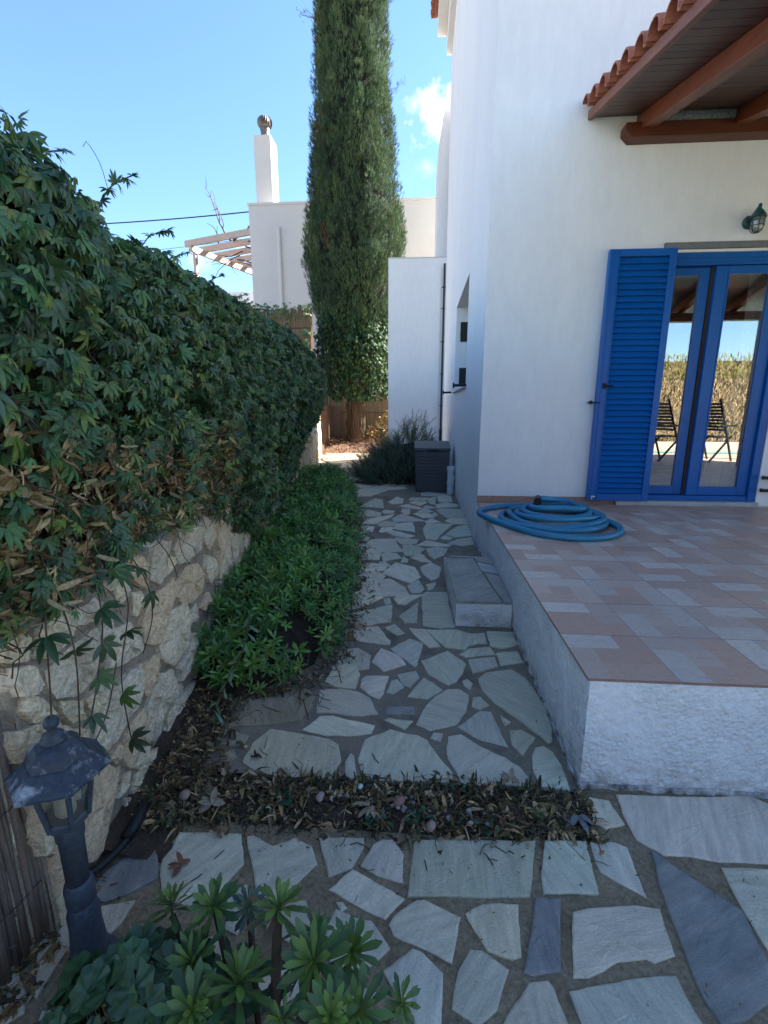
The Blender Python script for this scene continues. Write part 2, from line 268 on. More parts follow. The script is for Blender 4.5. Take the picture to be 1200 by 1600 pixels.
PATH_STONES=[('b',[(-0.228,1.637),(-0.221,1.712),(-0.213,1.756),(-0.106,1.831),(-0.042,1.81),(0.014,1.801),(0.056,1.772),(0.104,1.676),(0.153,1.589),(0.147,1.546),(-0.167,1.526),(-0.211,1.585)]),('b',[(0.148,1.799),(0.205,1.819),(0.28,1.749),(0.375,1.686),(0.424,1.641),(0.446,1.584),(0.437,1.544),(0.186,1.532),(0.167,1.596),(0.14,1.664),(0.137,1.738)]),('g',[(0.511,1.756),(0.55,1.769),(0.58,1.733),(0.592,1.662),(0.587,1.532),(0.485,1.547),(0.471,1.627),(0.486,1.707)]),('g',[(0.424,1.861),(0.478,1.87),(0.53,1.822),(0.45,1.705),(0.417,1.768)]),('b',[(0.195,1.866),(0.31,1.989),(0.362,1.987),(0.379,1.868),(0.399,1.753),(0.285,1.789)]),('g',[(0.335,2.261),(0.386,2.327),(0.531,2.37),(0.584,2.295),(0.609,2.152),(0.623,2.024),(0.616,1.875),(0.596,1.801),(0.575,1.785),(0.531,1.858),(0.467,1.953),(0.387,2.057),(0.339,2.16)]),('b',[(0.008,1.868),(0.034,1.963),(0.077,2.053),(0.161,2.154),(0.227,2.166),(0.27,2.114),(0.245,1.984),(0.192,1.882),(0.072,1.835)]),('g',[(-0.037,2.078),(0.048,2.258),(0.144,2.146),(0.07,2.066)]),('b',[(0.071,1.783),(0.086,1.82),(0.129,1.818),(0.115,1.766)]),('b',[(-0.098,2.276),(0.005,2.318),(0.024,2.254),(-0.023,2.154),(-0.069,2.187)]),('b',[(-0.143,2.104),(-0.125,2.212),(-0.096,2.23),(-0.056,2.159),(-0.106,2.093)]),('s',[(-0.139,1.993),(-0.001,1.997),(0.004,1.942),(-0.131,1.933)]),('g',[(-0.139,1.891),(-0.118,1.908),(-0.007,1.895),(-0.042,1.832)]),('g',[(0.399,1.966),(0.441,1.917),(0.408,1.89)]),('b',[(0.288,2.095),(0.324,2.104),(0.361,2.036),(0.31,1.995),(0.275,2.017)]),('b',[(0.249,2.24),(0.276,2.257),(0.302,2.222),(0.282,2.156),(0.25,2.196)]),('l',[(-0.695,1.585),(-0.692,1.697),(-0.642,1.793),(-0.589,1.786),(-0.468,1.764),(-0.365,1.746),(-0.323,1.714),(-0.292,1.623),(-0.311,1.528),(-0.51,1.518),(-0.628,1.546)]),('b',[(-0.278,1.615),(-0.263,1.666),(-0.246,1.653),(-0.22,1.543),(-0.242,1.525),(-0.267,1.548)]),('w',[(-0.498,1.799),(-0.439,1.898),(-0.38,1.905),(-0.176,1.849),(-0.189,1.795),(-0.264,1.777),(-0.384,1.77)]),('l',[(-0.463,1.92),(-0.481,2.099),(-0.386,2.121),(-0.284,2.1),(-0.222,2.051),(-0.168,1.93),(-0.275,1.91),(-0.384,1.926)]),('d',[(-0.823,1.796),(-0.809,1.969),(-0.724,2.054),(-0.549,2.108),(-0.494,2.044),(-0.49,1.955),(-0.52,1.858),(-0.637,1.826)]),('d',[(-0.873,1.766),(-0.816,1.77),(-0.72,1.745),(-0.726,1.684),(-0.776,1.671),(-0.839,1.686)]),('d',[(-0.801,1.631),(-0.755,1.653),(-0.724,1.609),(-0.746,1.581),(-0.789,1.586)]),('l',[(-0.471,2.172),(-0.457,2.33),(-0.346,2.372),(-0.296,2.261),(-0.303,2.12),(-0.405,2.133)]),('w',[(-0.282,2.216),(-0.26,2.248),(-0.14,2.257),(-0.154,2.096),(-0.174,2.048),(-0.225,2.077),(-0.282,2.142)]),('b',[(0.034,2.423),(0.192,2.548),(0.285,2.407),(0.257,2.297),(0.217,2.223),(0.171,2.19),(0.074,2.283)]),('b',[(0.308,2.455),(0.451,2.489),(0.455,2.397),(0.317,2.318)]),('g',[(0.477,2.539),(0.594,2.568),(0.607,2.454),(0.48,2.41)]),('g',[(0.264,2.511),(0.321,2.578),(0.438,2.607),(0.457,2.526),(0.299,2.485)]),('g',[(0.461,2.808),(0.614,2.805),(0.608,2.651),(0.513,2.605),(0.453,2.627)]),('g',[(0.347,2.771),(0.437,2.792),(0.432,2.66),(0.393,2.657)]),('g',[(0.077,2.804),(0.263,2.818),(0.34,2.77),(0.381,2.661),(0.312,2.616),(0.295,2.576),(0.183,2.599)]),('w',[(-0.04,2.817),(0.057,2.809),(0.109,2.696),(0.145,2.604),(0.08,2.586),(-0.011,2.744)]),('b',[(-0.143,2.544),(-0.037,2.671),(0.042,2.623),(0.01,2.387),(-0.007,2.368),(-0.083,2.474)]),('p',[(-0.237,2.392),(-0.2,2.54),(-0.095,2.473),(-0.061,2.382),(-0.17,2.307)]),('w',[(-0.405,2.775),(-0.25,2.823),(-0.162,2.648),(-0.165,2.6),(-0.353,2.634)]),('l',[(-0.456,2.496),(-0.342,2.55),(-0.256,2.461),(-0.254,2.323),(-0.407,2.248)]),('g',[(-0.201,2.82),(-0.14,2.871),(-0.073,2.754),(-0.119,2.722)]),('g',[(-0.114,2.995),(0.011,3.235),(0.004,2.914),(-0.07,2.899)]),('g',[(0.047,3.38),(0.08,3.434),(0.229,3.436),(0.248,2.884),(0.155,2.862),(0.058,2.886)]),('l',[(-0.481,2.996),(-0.187,3.181),(-0.179,2.917),(-0.377,2.823),(-0.463,2.929)]),('w',[(-0.162,3.302),(-0.133,3.367),(0.031,3.387),(-0.079,3.209),(-0.126,3.213)]),('b',[(-0.243,3.296),(-0.204,3.32),(-0.182,3.221),(-0.219,3.191)]),('w',[(-0.297,3.677),(-0.219,3.708),(-0.106,3.546),(-0.072,3.414),(-0.247,3.358)]),('b',[(-0.064,3.572),(0.014,3.7),(0.056,3.512),(0.031,3.443),(-0.036,3.438)]),('w',[(-0.275,3.862),(-0.185,4.13),(-0.026,4.021),(0.017,3.802),(-0.057,3.669)]),('b',[(0.042,4.026),(0.131,4.153),(0.205,4.038),(0.186,3.815),(0.121,3.733),(0.069,3.86)]),('b',[(0.083,3.607),(0.154,3.66),(0.132,3.518),(0.09,3.492)]),('w',[(-0.527,3.296),(-0.427,3.486),(-0.305,3.555),(-0.26,3.315),(-0.374,3.168),(-0.487,3.085)]),('w',[(-0.515,3.763),(-0.385,3.937),(-0.278,3.781),(-0.318,3.601),(-0.431,3.522)]),('w',[(-0.529,4.014),(-0.441,4.111),(-0.301,4.091),(-0.29,3.944),(-0.492,3.873)]),('b',[(-0.343,4.383),(-0.302,4.472),(-0.206,4.432),(-0.161,4.303),(-0.307,4.21)]),('g',[(-0.145,4.18),(-0.134,4.342),(-0.086,4.254),(-0.09,4.177)]),('w',[(-0.053,4.311),(0.037,4.442),(0.13,4.2),(0.036,4.21)]),('g',[(-0.146,4.703),(-0.061,4.753),(0.068,4.612),(-0.009,4.408),(-0.113,4.4)]),('b',[(0.104,4.615),(0.208,4.686),(0.301,4.63),(0.256,4.427),(0.171,4.31),(0.129,4.418)]),('b',[(-0.52,4.741),(-0.488,4.927),(-0.276,4.943),(-0.164,4.534),(-0.363,4.499)]),('b',[(-0.244,4.945),(-0.222,5.019),(0.0,4.963),(-0.024,4.822),(-0.148,4.768)]),('p',[(0.013,4.736),(0.115,4.924),(0.347,4.783),(0.307,4.723)]),('b',[(0.339,4.849),(0.45,4.996),(0.606,5.08),(0.59,4.823),(0.48,4.762)]),('b',[(-0.343,5.267),(-0.292,5.342),(-0.047,5.132),(-0.118,5.042),(-0.281,5.14)]),('b',[(-0.283,5.438),(-0.25,5.647),(-0.07,5.753),(-0.042,5.316)]),('g',[(0.082,5.436),(0.128,5.675),(0.418,5.666),(0.253,5.179),(0.207,5.002),(0.104,5.043)]),('b',[(0.259,5.03),(0.318,5.159),(0.391,5.064),(0.347,4.979)]),('g',[(0.343,5.238),(0.497,5.582),(0.618,5.65),(0.606,5.206),(0.433,5.107)]),('w',[(-0.441,5.287),(-0.426,5.456),(-0.308,5.493),(-0.306,5.352),(-0.41,5.246)]),('g',[(-0.484,5.63),(-0.409,5.825),(-0.253,5.708),(-0.277,5.584),(-0.447,5.536)]),('b',[(-0.319,5.964),(-0.213,6.22),(0.072,5.86),(-0.287,5.782)]),('p',[(-0.662,5.647),(-0.63,5.908),(-0.338,6.174),(-0.375,5.995),(-0.504,5.69)]),('b',[(0.101,5.798),(0.18,6.001),(0.287,5.811),(0.129,5.737)]),('w',[(0.363,5.849),(0.441,6.02),(0.611,6.047),(0.605,5.741),(0.466,5.73)]),('w',[(-0.045,6.269),(0.155,6.284),(0.213,6.072),(0.073,6.027)]),('b',[(0.186,6.249),(0.238,6.38),(0.273,6.219),(0.231,6.144)]),('g',[(0.276,6.523),(0.381,6.628),(0.612,6.588),(0.604,6.136),(0.399,6.086)]),('b',[(-0.006,6.347),(0.095,6.631),(0.208,6.44),(0.124,6.319)]),('l',[(-0.85,6.285),(-0.825,6.482),(-0.687,6.452),(-0.525,6.309),(-0.523,6.088),(-0.794,6.104)]),('b',[(-0.49,6.388),(-0.456,6.485),(-0.336,6.439),(-0.344,6.284),(-0.457,6.276)]),('g',[(-0.822,6.733),(-0.683,7.303),(-0.563,7.213),(-0.512,6.67)]),('w',[(-0.228,6.407),(-0.208,6.568),(-0.116,6.575),(-0.11,6.264),(-0.165,6.223)]),('w',[(-0.25,6.775),(-0.149,6.915),(0.044,6.669),(0.01,6.584),(-0.195,6.694)]),('b',[(-0.443,7.077),(-0.335,7.483),(-0.234,7.336),(-0.241,6.999),(-0.381,6.943)]),('w',[(-0.117,7.054),(-0.045,7.154),(0.136,7.12),(0.045,6.84)]),('b',[(0.078,6.714),(0.132,6.847),(0.265,6.685),(0.145,6.619)]),('g',[(-0.129,7.245),(-0.105,7.448),(0.141,7.466),(0.101,7.193)]),('g',[(0.149,7.364),(0.287,7.582),(0.258,6.99),(0.188,7.03)]),('b',[(0.325,7.584),(0.53,7.653),(0.519,7.195),(0.337,7.182)]),('b',[(0.281,6.902),(0.423,7.094),(0.588,6.924),(0.561,6.792),(0.299,6.688)]),('b',[(0.078,7.898),(0.171,8.058),(0.472,7.813),(0.454,7.669),(0.086,7.674)]),('w',[(-0.708,5.267),(-0.651,5.557),(-0.528,5.477),(-0.537,5.28),(-0.681,5.215)]),('w',[(-0.675,5.011),(-0.644,5.139),(-0.534,4.996),(-0.547,4.876)]),('w',[(-0.685,4.751),(-0.57,4.737),(-0.379,4.478),(-0.379,4.269),(-0.514,4.259),(-0.604,4.522)]),('b',[(-0.347,4.158),(-0.305,4.185),(-0.231,4.055),(-0.315,4.032)])]
WALL_STONES=[[(2.105,0.916),(2.267,0.88),(2.392,0.761),(2.346,0.67),(2.104,0.667),(1.999,0.696),(1.948,0.78),(2.022,0.836)],[(2.409,0.822),(2.699,0.776),(2.67,0.674),(2.481,0.608),(2.411,0.677)],[(1.777,0.872),(1.947,0.829),(1.926,0.803),(1.845,0.801),(1.871,0.698),(1.788,0.681),(1.685,0.736),(1.731,0.827)],[(1.889,0.766),(1.98,0.736),(1.94,0.695),(1.869,0.693)],[(1.524,0.885),(1.633,0.863),(1.691,0.802),(1.656,0.709),(1.554,0.786),(1.522,0.842)],[(1.934,0.619),(2.099,0.65),(2.27,0.61),(2.386,0.51),(2.302,0.435),(2.146,0.435),(2.023,0.489),(1.934,0.562)],[(2.434,0.602),(2.625,0.512),(2.602,0.431),(2.433,0.437),(2.393,0.534)],[(1.669,0.674),(1.807,0.658),(1.917,0.664),(1.939,0.583),(1.854,0.53),(1.753,0.449),(1.66,0.467),(1.576,0.523),(1.589,0.613)],[(1.785,0.476),(1.866,0.525),(2.055,0.487),(2.096,0.383),(1.997,0.272),(1.828,0.274),(1.708,0.377),(1.699,0.435)],[(2.024,0.245),(2.108,0.295),(2.246,0.231),(2.184,0.156),(2.064,0.133),(1.9,0.152),(1.889,0.225)],[(1.204,0.833),(1.293,0.832),(1.34,0.796),(1.329,0.753),(1.226,0.771),(1.187,0.787)],[(1.04,0.849),(1.121,0.857),(1.173,0.847),(1.188,0.79),(1.152,0.764),(1.055,0.755),(1.006,0.784)],[(0.929,0.902),(0.973,0.892),(1.003,0.843),(0.982,0.792),(0.937,0.811),(0.913,0.838)],[(1.023,0.741),(1.182,0.742),(1.282,0.732),(1.291,0.659),(1.232,0.59),(1.143,0.586),(1.048,0.644),(1.023,0.701)],[(1.325,0.706),(1.382,0.72),(1.386,0.676),(1.311,0.681)],[(1.325,0.557),(1.386,0.676),(1.499,0.646),(1.571,0.545),(1.576,0.484),(1.431,0.52)],[(1.182,0.544),(1.263,0.546),(1.32,0.509),(1.27,0.458),(1.203,0.473)],[(1.225,0.449),(1.321,0.482),(1.456,0.477),(1.548,0.456),(1.545,0.364),(1.493,0.32),(1.413,0.309),(1.309,0.307),(1.222,0.325),(1.201,0.384)],[(1.54,0.426),(1.628,0.434),(1.718,0.414),(1.701,0.349),(1.616,0.297),(1.551,0.305),(1.527,0.375)],[(1.564,0.27),(1.694,0.322),(1.813,0.271),(1.86,0.172),(1.776,0.134),(1.666,0.122),(1.629,0.073),(1.524,0.119),(1.497,0.177)],[(1.347,0.258),(1.427,0.29),(1.523,0.279),(1.537,0.208),(1.466,0.14),(1.37,0.143),(1.34,0.198)],[(1.269,0.276),(1.334,0.277),(1.339,0.227),(1.289,0.228),(1.241,0.283)],[(0.917,0.645),(1.008,0.603),(1.184,0.447),(1.157,0.395),(1.081,0.474),(0.979,0.522),(0.916,0.556),(0.906,0.616)],[(0.954,0.714),(1.008,0.678),(1.046,0.595),(0.968,0.629),(0.938,0.681)],[(1.144,0.317),(1.215,0.297),(1.315,0.201),(1.269,0.15),(1.204,0.078),(1.146,0.024),(1.076,0.07),(1.043,0.134),(1.082,0.246)],[(1.268,0.114),(1.305,0.163),(1.361,0.141),(1.342,0.101),(1.305,0.097)],[(1.385,0.129),(1.466,0.14),(1.525,0.123),(1.512,0.071),(1.431,0.08)],[(1.365,0.05),(1.412,0.086),(1.535,0.073),(1.619,0.036),(1.617,-0.018),(1.487,-0.024),(1.403,-0.027),(1.364,0.011)],[(1.286,0.02),(1.323,0.061),(1.368,0.027),(1.33,-0.015),(1.294,-0.017)],[(1.695,0.032),(1.715,0.108),(1.912,0.077),(2.077,0.046),(2.031,0.011),(1.863,0.013),(1.74,-0.003)],[(2.246,0.365),(2.419,0.387),(2.471,0.322),(2.313,0.322)],[(0.933,0.521),(0.983,0.498),(1.109,0.301),(1.055,0.233),(0.966,0.229),(0.926,0.268),(0.923,0.371)],[(1.059,0.629),(1.15,0.566),(1.158,0.499),(1.095,0.534),(1.061,0.592)],[(0.935,0.801),(0.994,0.771),(1.007,0.712),(0.986,0.699),(0.94,0.723),(0.923,0.766)]]
ROSETTES=[(-0.551,0.818,0.27,0.085),(-0.45,0.825,0.28,0.085),(-0.289,0.781,0.34,0.09),(-0.448,0.726,0.27,0.085),(-0.331,0.656,0.31,0.1),(-0.184,0.7,0.33,0.11),(-0.126,0.761,0.27,0.085),(-0.41,0.628,0.3,0.085),(-0.017,0.665,0.31,0.06),(-0.089,0.629,0.33,0.08),(-0.379,0.845,0.26,0.07),(-0.212,0.79,0.28,0.055),(-0.142,0.61,0.34,0.08),(-0.224,0.618,0.32,0.06),(-0.512,0.663,0.22,0.06),(-0.365,0.62,0.3,0.06)]
# ------------------------------------------------------------------ materials
M_SOIL = mat('soil', (0.085, 0.060, 0.040), (0.045, 0.032, 0.022), 9, 0.95, 0.9, 70, bdist=0.02)
M_MORT_PATH = mat('path_mortar', (0.25, 0.205, 0.145), (0.175, 0.145, 0.105), 5, 0.85, 0.5, 130, c3=(0.11, 0.085, 0.065), c3scale=2.5, bdist=0.005)
M_MORT_PATIO = mat('patio_mortar', (0.31, 0.235, 0.145), (0.22, 0.165, 0.10), 7, 0.92, 0.8, 160, c3=(0.13, 0.11, 0.06), c3scale=3.0, fine=0.25, bdist=0.006)
M_SLATE = mat('paving_slate', (1, 1, 1), (0.36, 0.34, 0.29), 5, 0.62, 0.8, 38, src='obj', fine=0.26, detail=9, bdist=0.006, c3=(0.10, 0.09, 0.075), c3scale=6.0, c3lo=0.66, c3hi=0.9, spec=0.4)
def slate_mat():
    m = bpy.data.materials.new('paving_slate'); m.use_nodes = True; N, L = m.node_tree.nodes, m.node_tree.links; bs = N['Principled BSDF']
    bs.inputs['Roughness'].default_value = 0.6; bs.inputs['Specular IOR Level'].default_value = 0.4
    oi = N.new('ShaderNodeObjectInfo'); geo = N.new('ShaderNodeNewGeometry')
    ml = N.new('ShaderNodeMath'); ml.operation = 'MULTIPLY'; ml.inputs[1].default_value = 6.283; L.new(oi.outputs['Random'], ml.inputs[0])
    vr_ = N.new('ShaderNodeVectorRotate'); vr_.rotation_type = 'Z_AXIS'; L.new(geo.outputs['Position'], vr_.inputs['Vector']); L.new(ml.outputs[0], vr_.inputs['Angle'])
    def nse(vec, sc, det, ro, st=None):
        if st: mp = N.new('ShaderNodeMapping'); mp.inputs['Scale'].default_value = st; L.new(vec, mp.inputs['Vector']); vec = mp.outputs['Vector']
        n = N.new('ShaderNodeTexNoise'); n.inputs['Scale'].default_value = sc; n.inputs['Detail'].default_value = det; n.inputs['Roughness'].default_value = ro; L.new(vec, n.inputs['Vector']); return n.outputs['Fac']
    def rng(x, a, b, lo, hi):
        n = N.new('ShaderNodeMapRange'); n.inputs['From Min'].default_value = a; n.inputs['From Max'].default_value = b; n.inputs['To Min'].default_value = lo; n.inputs['To Max'].default_value = hi; L.new(x, n.inputs['Value']); return n.outputs['Result']
    def mixc(fac, a, b, mode='MIX'):
        n = N.new('ShaderNodeMixRGB'); n.blend_type = mode
        for sock, v in (('Fac', fac), ('Color1', a), ('Color2', b)):
            if isinstance(v, (int, float)): n.inputs[sock].default_value = v
            elif isinstance(v, tuple): n.inputs[sock].default_value = v
            else: L.new(v, n.inputs[sock])
        return n.outputs['Color']
    R = vr_.outputs['Vector']; streak = nse(R, 6.0, 8.0, 0.65, (1.0, 6.0, 1.0)); grain = nse(geo.outputs['Position'], 210.0, 4.0, 0.7); blot = nse(R, 3.2, 6.0, 0.6, (1.0, 2.2, 1.0)); rust = nse(geo.outputs['Position'], 4.5, 8.0, 0.7); spot = nse(geo.outputs['Position'], 26.0, 6.0, 0.75)
    c = mixc(rng(blot, 0.42, 0.68, 0.0, 0.55), oi.outputs['Color'], (0.52, 0.47, 0.36, 1))
    c = mixc(rng(rust, 0.60, 0.74, 0.0, 0.42), c, (0.42, 0.30, 0.19, 1))
    c = mixc(1.0, c, rng(streak, 0.3, 0.7, 0.74, 1.16), 'MULTIPLY'); c = mixc(1.0, c, rng(grain, 0.3, 0.7, 0.80, 1.14), 'MULTIPLY')
    c = mixc(rng(spot, 0.64, 0.72, 0.0, 0.6), c, (0.10, 0.088, 0.07, 1)); L.new(c, bs.inputs['Base Color'])
    ad = N.new('ShaderNodeMath'); ad.operation = 'MULTIPLY_ADD'; L.new(streak, ad.inputs[0]); ad.inputs[1].default_value = 1.6; L.new(grain, ad.inputs[2])
    b = N.new('ShaderNodeBump'); b.inputs['Strength'].default_value = 0.75; b.inputs['Distance'].default_value = 0.006; L.new(ad.outputs[0], b.inputs['Height']); L.new(b.outputs['Normal'], bs.inputs['Normal']); return m
M_SLATE = slate_mat()
M_WALLSTONE = mat('wall_stone', (1, 1, 1), (0.50, 0.34, 0.20), 9, 0.9, 1.0, 24, src='obj', fine=0.2, detail=10, bdist=0.035, c3=(0.34, 0.30, 0.25), c3scale=5, c3lo=0.58, c3hi=0.8)
M_WALLMORT = mat('wall_mortar', (0.44, 0.36, 0.265), (0.30, 0.245, 0.18), 10, 0.95, 1.0, 60, bdist=0.02)
M_WALL = mat('house_wall_paint', (0.74, 0.735, 0.715), (0.70, 0.695, 0.68), 1.3, 0.85, 0.22, 30, fine=0.025, bdist=0.012, stretch=(1, 1, 0.35), c3=(0.64, 0.62, 0.58), c3scale=1.1, c3lo=0.6, c3hi=0.85, splash=0.35)
M_ROUGH = mat('roughcast_paint', (0.80, 0.79, 0.765), (0.74, 0.73, 0.70), 3, 0.9, 0.75, 120, fine=0.05, bdist=0.012, vor=62, patchy=5.0, splash=0.16, c3=(0.36, 0.34, 0.29), c3scale=4.5, c3lo=0.64, c3hi=0.9)
M_GREYWALL = mat('neighbour_wall', (0.56, 0.54, 0.50), (0.52, 0.50, 0.47), 0.6, 0.9, 0.1, 20, fine=0.02)
M_GRIME = mat('grime', (0.035, 0.032, 0.025), (0.09, 0.085, 0.07), 18, 0.95, 0.8, 60)
M_BLUE = mat('blue_gloss_paint', (0.004, 0.105, 0.36), (0.004, 0.092, 0.32), 2, 0.36, 0.05, 40, spec=0.35, fine=0.03)
M_BLACK = mat('black_iron', (0.012, 0.012, 0.013), None, 5, 0.5, 0.1, 80)
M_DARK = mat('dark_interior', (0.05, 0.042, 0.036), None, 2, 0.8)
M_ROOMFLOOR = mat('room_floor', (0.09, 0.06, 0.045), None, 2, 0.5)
M_MARBLE = mat('threshold_marble', (0.44, 0.44, 0.43), (0.36, 0.36, 0.36), 6, 0.4)
M_TILE = mat('terrace_tile', (1, 1, 1), (0.46, 0.27, 0.20), 26, 0.42, 0.12, 60, src='attr', fine=0.16, detail=9, spec=0.45, stretch=(1.0, 1.6, 1))
M_GROUT = mat('tile_grout', (0.55, 0.49, 0.44), (0.42, 0.38, 0.34), 12, 0.9)
M_WOOD = mat('varnished_beam', (0.24, 0.065, 0.022), (0.15, 0.038, 0.014), 3, 0.42, 0.2, 30, stretch=(14, 1.2, 14), fine=0.2, c3=(0.06, 0.018, 0.008), c3scale=2.0, c3lo=0.62, c3hi=0.8, bdist=0.004)
M_WOODX = mat('varnished_plate', (0.13, 0.034, 0.014), (0.085, 0.024, 0.011), 3, 0.45, 0.2, 30, stretch=(1.2, 14, 14), fine=0.2, bdist=0.004)
M_PLANK = mat('varnished_plank', (1, 1, 1), (0.055, 0.022, 0.013), 2.5, 0.42, 0.2, 30, src='obj', stretch=(1.2, 12, 12), fine=0.22, bdist=0.004)
M_TERRA = mat('terracotta', (0.42, 0.15, 0.085), (0.31, 0.10, 0.06), 8, 0.8, 0.35, 50, fine=0.15, c3=(0.20, 0.10, 0.08), c3scale=5, bdist=0.006)
M_NET = mat('grey_netting', (0.26, 0.26, 0.25), (0.12, 0.12, 0.12), 60, 0.9, 1.0, 90, bdist=0.01)
M_HOSE = mat('hose_plastic', (0.03, 0.23, 0.37), (0.022, 0.18, 0.31), 3, 0.38, 0.0, spec=0.5, fine=0.06, c3=(0.07, 0.19, 0.30), c3scale=6, c3lo=0.58, c3hi=0.8)
M_CHEST = mat('chest_plastic', (0.085, 0.088, 0.095), (0.072, 0.075, 0.082), 3, 0.5, 0.15, 90, fine=0.05)
M_PVC = mat('white_pvc', (0.66, 0.67, 0.68), (0.55, 0.56, 0.56), 12, 0.45, fine=0.05)
M_LAMP = mat('weathered_lamp_paint', (0.030, 0.042, 0.060), (0.045, 0.060, 0.080), 8, 0.5, 0.25, 70, coord='obj', c3=(0.34, 0.36, 0.37), c3scale=11, c3lo=0.50, c3hi=0.60, fine=0.2, bdist=0.003)
M_POST = mat('lamp_post_paint', (0.042, 0.054, 0.074), (0.060, 0.074, 0.095), 8, 0.55, 0.2, 70, coord='obj', c3=(0.20, 0.22, 0.24), c3scale=13, c3lo=0.60, c3hi=0.78, fine=0.2, bdist=0.003)
M_GREENMETAL = mat('green_lamp_metal', (0.028, 0.085, 0.085), (0.02, 0.06, 0.062), 8, 0.5, 0.2, 60)
M_CANE = mat('reed_cane', (1, 1, 1), (0.06, 0.045, 0.034), 4, 0.8, 0.4, 50, src='obj', stretch=(30, 30, 3), fine=0.3, bdist=0.003)
M_REED = mat('dry_reed', (0.30, 0.22, 0.13), (0.14, 0.10, 0.06), 6, 0.9, 0.5, 40, stretch=(20, 20, 1), fine=0.2)
M_VINE = mat('vine_leaf', (1, 1, 1), None, 6, 0.42, 0.15, 60, src='attr', fine=0.12, spec=0.45, translucent=0.18)
M_IVY = mat('ivy_leaf', (1, 1, 1), None, 6, 0.7, 0.1, 60, src='attr', fine=0.12, spec=0.15, translucent=0.08)
M_DRY = mat('dry_leaf', (1, 1, 1), None, 12, 0.85, 0.2, 60, src='attr', fine=0.25, translucent=0.2)
M_TWIG = mat('twig', (0.10, 0.062, 0.035), (0.055, 0.036, 0.022), 20, 0.9)
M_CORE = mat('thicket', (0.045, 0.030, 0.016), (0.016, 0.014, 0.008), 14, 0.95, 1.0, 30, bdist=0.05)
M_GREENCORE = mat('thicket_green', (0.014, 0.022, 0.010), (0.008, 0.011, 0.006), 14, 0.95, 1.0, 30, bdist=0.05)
M_SHRUB = mat('shrub_leaf', (1, 1, 1), None, 10, 0.38, 0.1, 60, src='attr', fine=0.12, spec=0.5, translucent=0.2)
M_SUCC = mat('succulent_leaf', (1, 1, 1), None, 25, 0.45, 0.1, 60, src='obj', fine=0.15, spec=0.45, coord='obj', translucent=0.12)
M_CYP = mat('cypress_spray', (1, 1, 1), None, 6, 0.75, 0.0, src='attr', fine=0.25, spec=0.2, translucent=0.12)
M_BARK = mat('bark', (0.16, 0.095, 0.06), (0.07, 0.042, 0.03), 3, 0.95, 1.0, 14, stretch=(5, 5, 0.7), bdist=0.05)
M_PEB = mat('pebble', (1, 1, 1), (0.2, 0.18, 0.17), 20, 0.6, 0.2, 60, src='obj')
M_PERG = mat('pergola_paint', (0.44, 0.35, 0.28), (0.40, 0.31, 0.25), 2, 0.8, 0.1)
M_ZINC = mat('chimney_metal', (0.16, 0.14, 0.13), (0.08, 0.07, 0.065), 6, 0.55, metal=0.4)
M_CURT = mat('curtain_cloth', (0.85, 0.85, 0.83), None, 5, 0.9, 0.1, translucent=0.2)
M_WATER = mat('pool_water', (0.12, 0.42, 0.40), None, 2, 0.08, 0.15, 12)
M_DECK = mat('pool_deck', (0.42, 0.36, 0.29), (0.36, 0.31, 0.25), 2, 0.8)
M_FENCE = mat('garden_screen', (1, 1, 1), None, 6, 0.9, src='attr', fine=0.25)
M_BULB = mat('lamp_bulb', (0.75, 0.73, 0.66), None, 4, 0.35)
def glass(name, tint, refl, rough=0.0, frost=0.0):
    m = bpy.data.materials.new(name); m.use_nodes = True; N, L = m.node_tree.nodes, m.node_tree.links; N.clear()
    out = N.new('ShaderNodeOutputMaterial'); gl = N.new('ShaderNodeBsdfGlossy'); gl.inputs['Roughness'].default_value = rough; gl.inputs['Color'].default_value = (0.93, 0.95, 0.96, 1)
    tp = N.new('ShaderNodeBsdfTransparent'); tp.inputs['Color'].default_value = (*tint, 1)
    src = tp.outputs[0]
    if frost:
        d = N.new('ShaderNodeBsdfTranslucent'); d.inputs['Color'].default_value = (0.7, 0.7, 0.64, 1); d2 = N.new('ShaderNodeBsdfDiffuse'); d2.inputs['Color'].default_value = (0.45, 0.46, 0.42, 1)
        a = N.new('ShaderNodeMixShader'); a.inputs[0].default_value = 0.5; L.new(d.outputs[0], a.inputs[1]); L.new(d2.outputs[0], a.inputs[2])
        b = N.new('ShaderNodeMixShader'); b.inputs[0].default_value = frost; L.new(tp.outputs[0], b.inputs[1]); L.new(a.outputs[0], b.inputs[2]); src = b.outputs[0]
    fr = N.new('ShaderNodeFresnel'); fr.inputs['IOR'].default_value = 1.5
    ma = N.new('ShaderNodeMath'); ma.operation = 'ADD'; ma.use_clamp = True; L.new(fr.outputs[0], ma.inputs[0]); ma.inputs[1].default_value = refl
    mx = N.new('ShaderNodeMixShader'); L.new(ma.outputs[0], mx.inputs[0]); L.new(src, mx.inputs[1]); L.new(gl.outputs[0], mx.inputs[2]); L.new(mx.outputs[0], out.inputs['Surface'])
    return m
M_GLASS = glass('coated_window_glass', (0.92, 0.94, 0.94), 0.30)
M_LGLASS = glass('lantern_glass', (0.88, 0.89, 0.82), 0.06, 0.08, 0.2)

# ------------------------------------------------------------------ the setting: ground, paths
XW = lambda y: -1.0 - 0.155 * (y - 1.27)            # face of the retaining wall
gm = MB(); R_ = 3000.0
gm.add([(-R_, -R_, -0.035), (R_, -R_, -0.035), (R_, R_, -0.035), (-R_, R_, -0.035)], [(0, 1, 2, 3)])
M_EARTH = mat('dry_earth', (0.36, 0.31, 0.25), (0.27, 0.23, 0.18), 0.6, 0.95, 0.4, 8)
setp(gm.build('ground', M_EARTH), kind='structure')
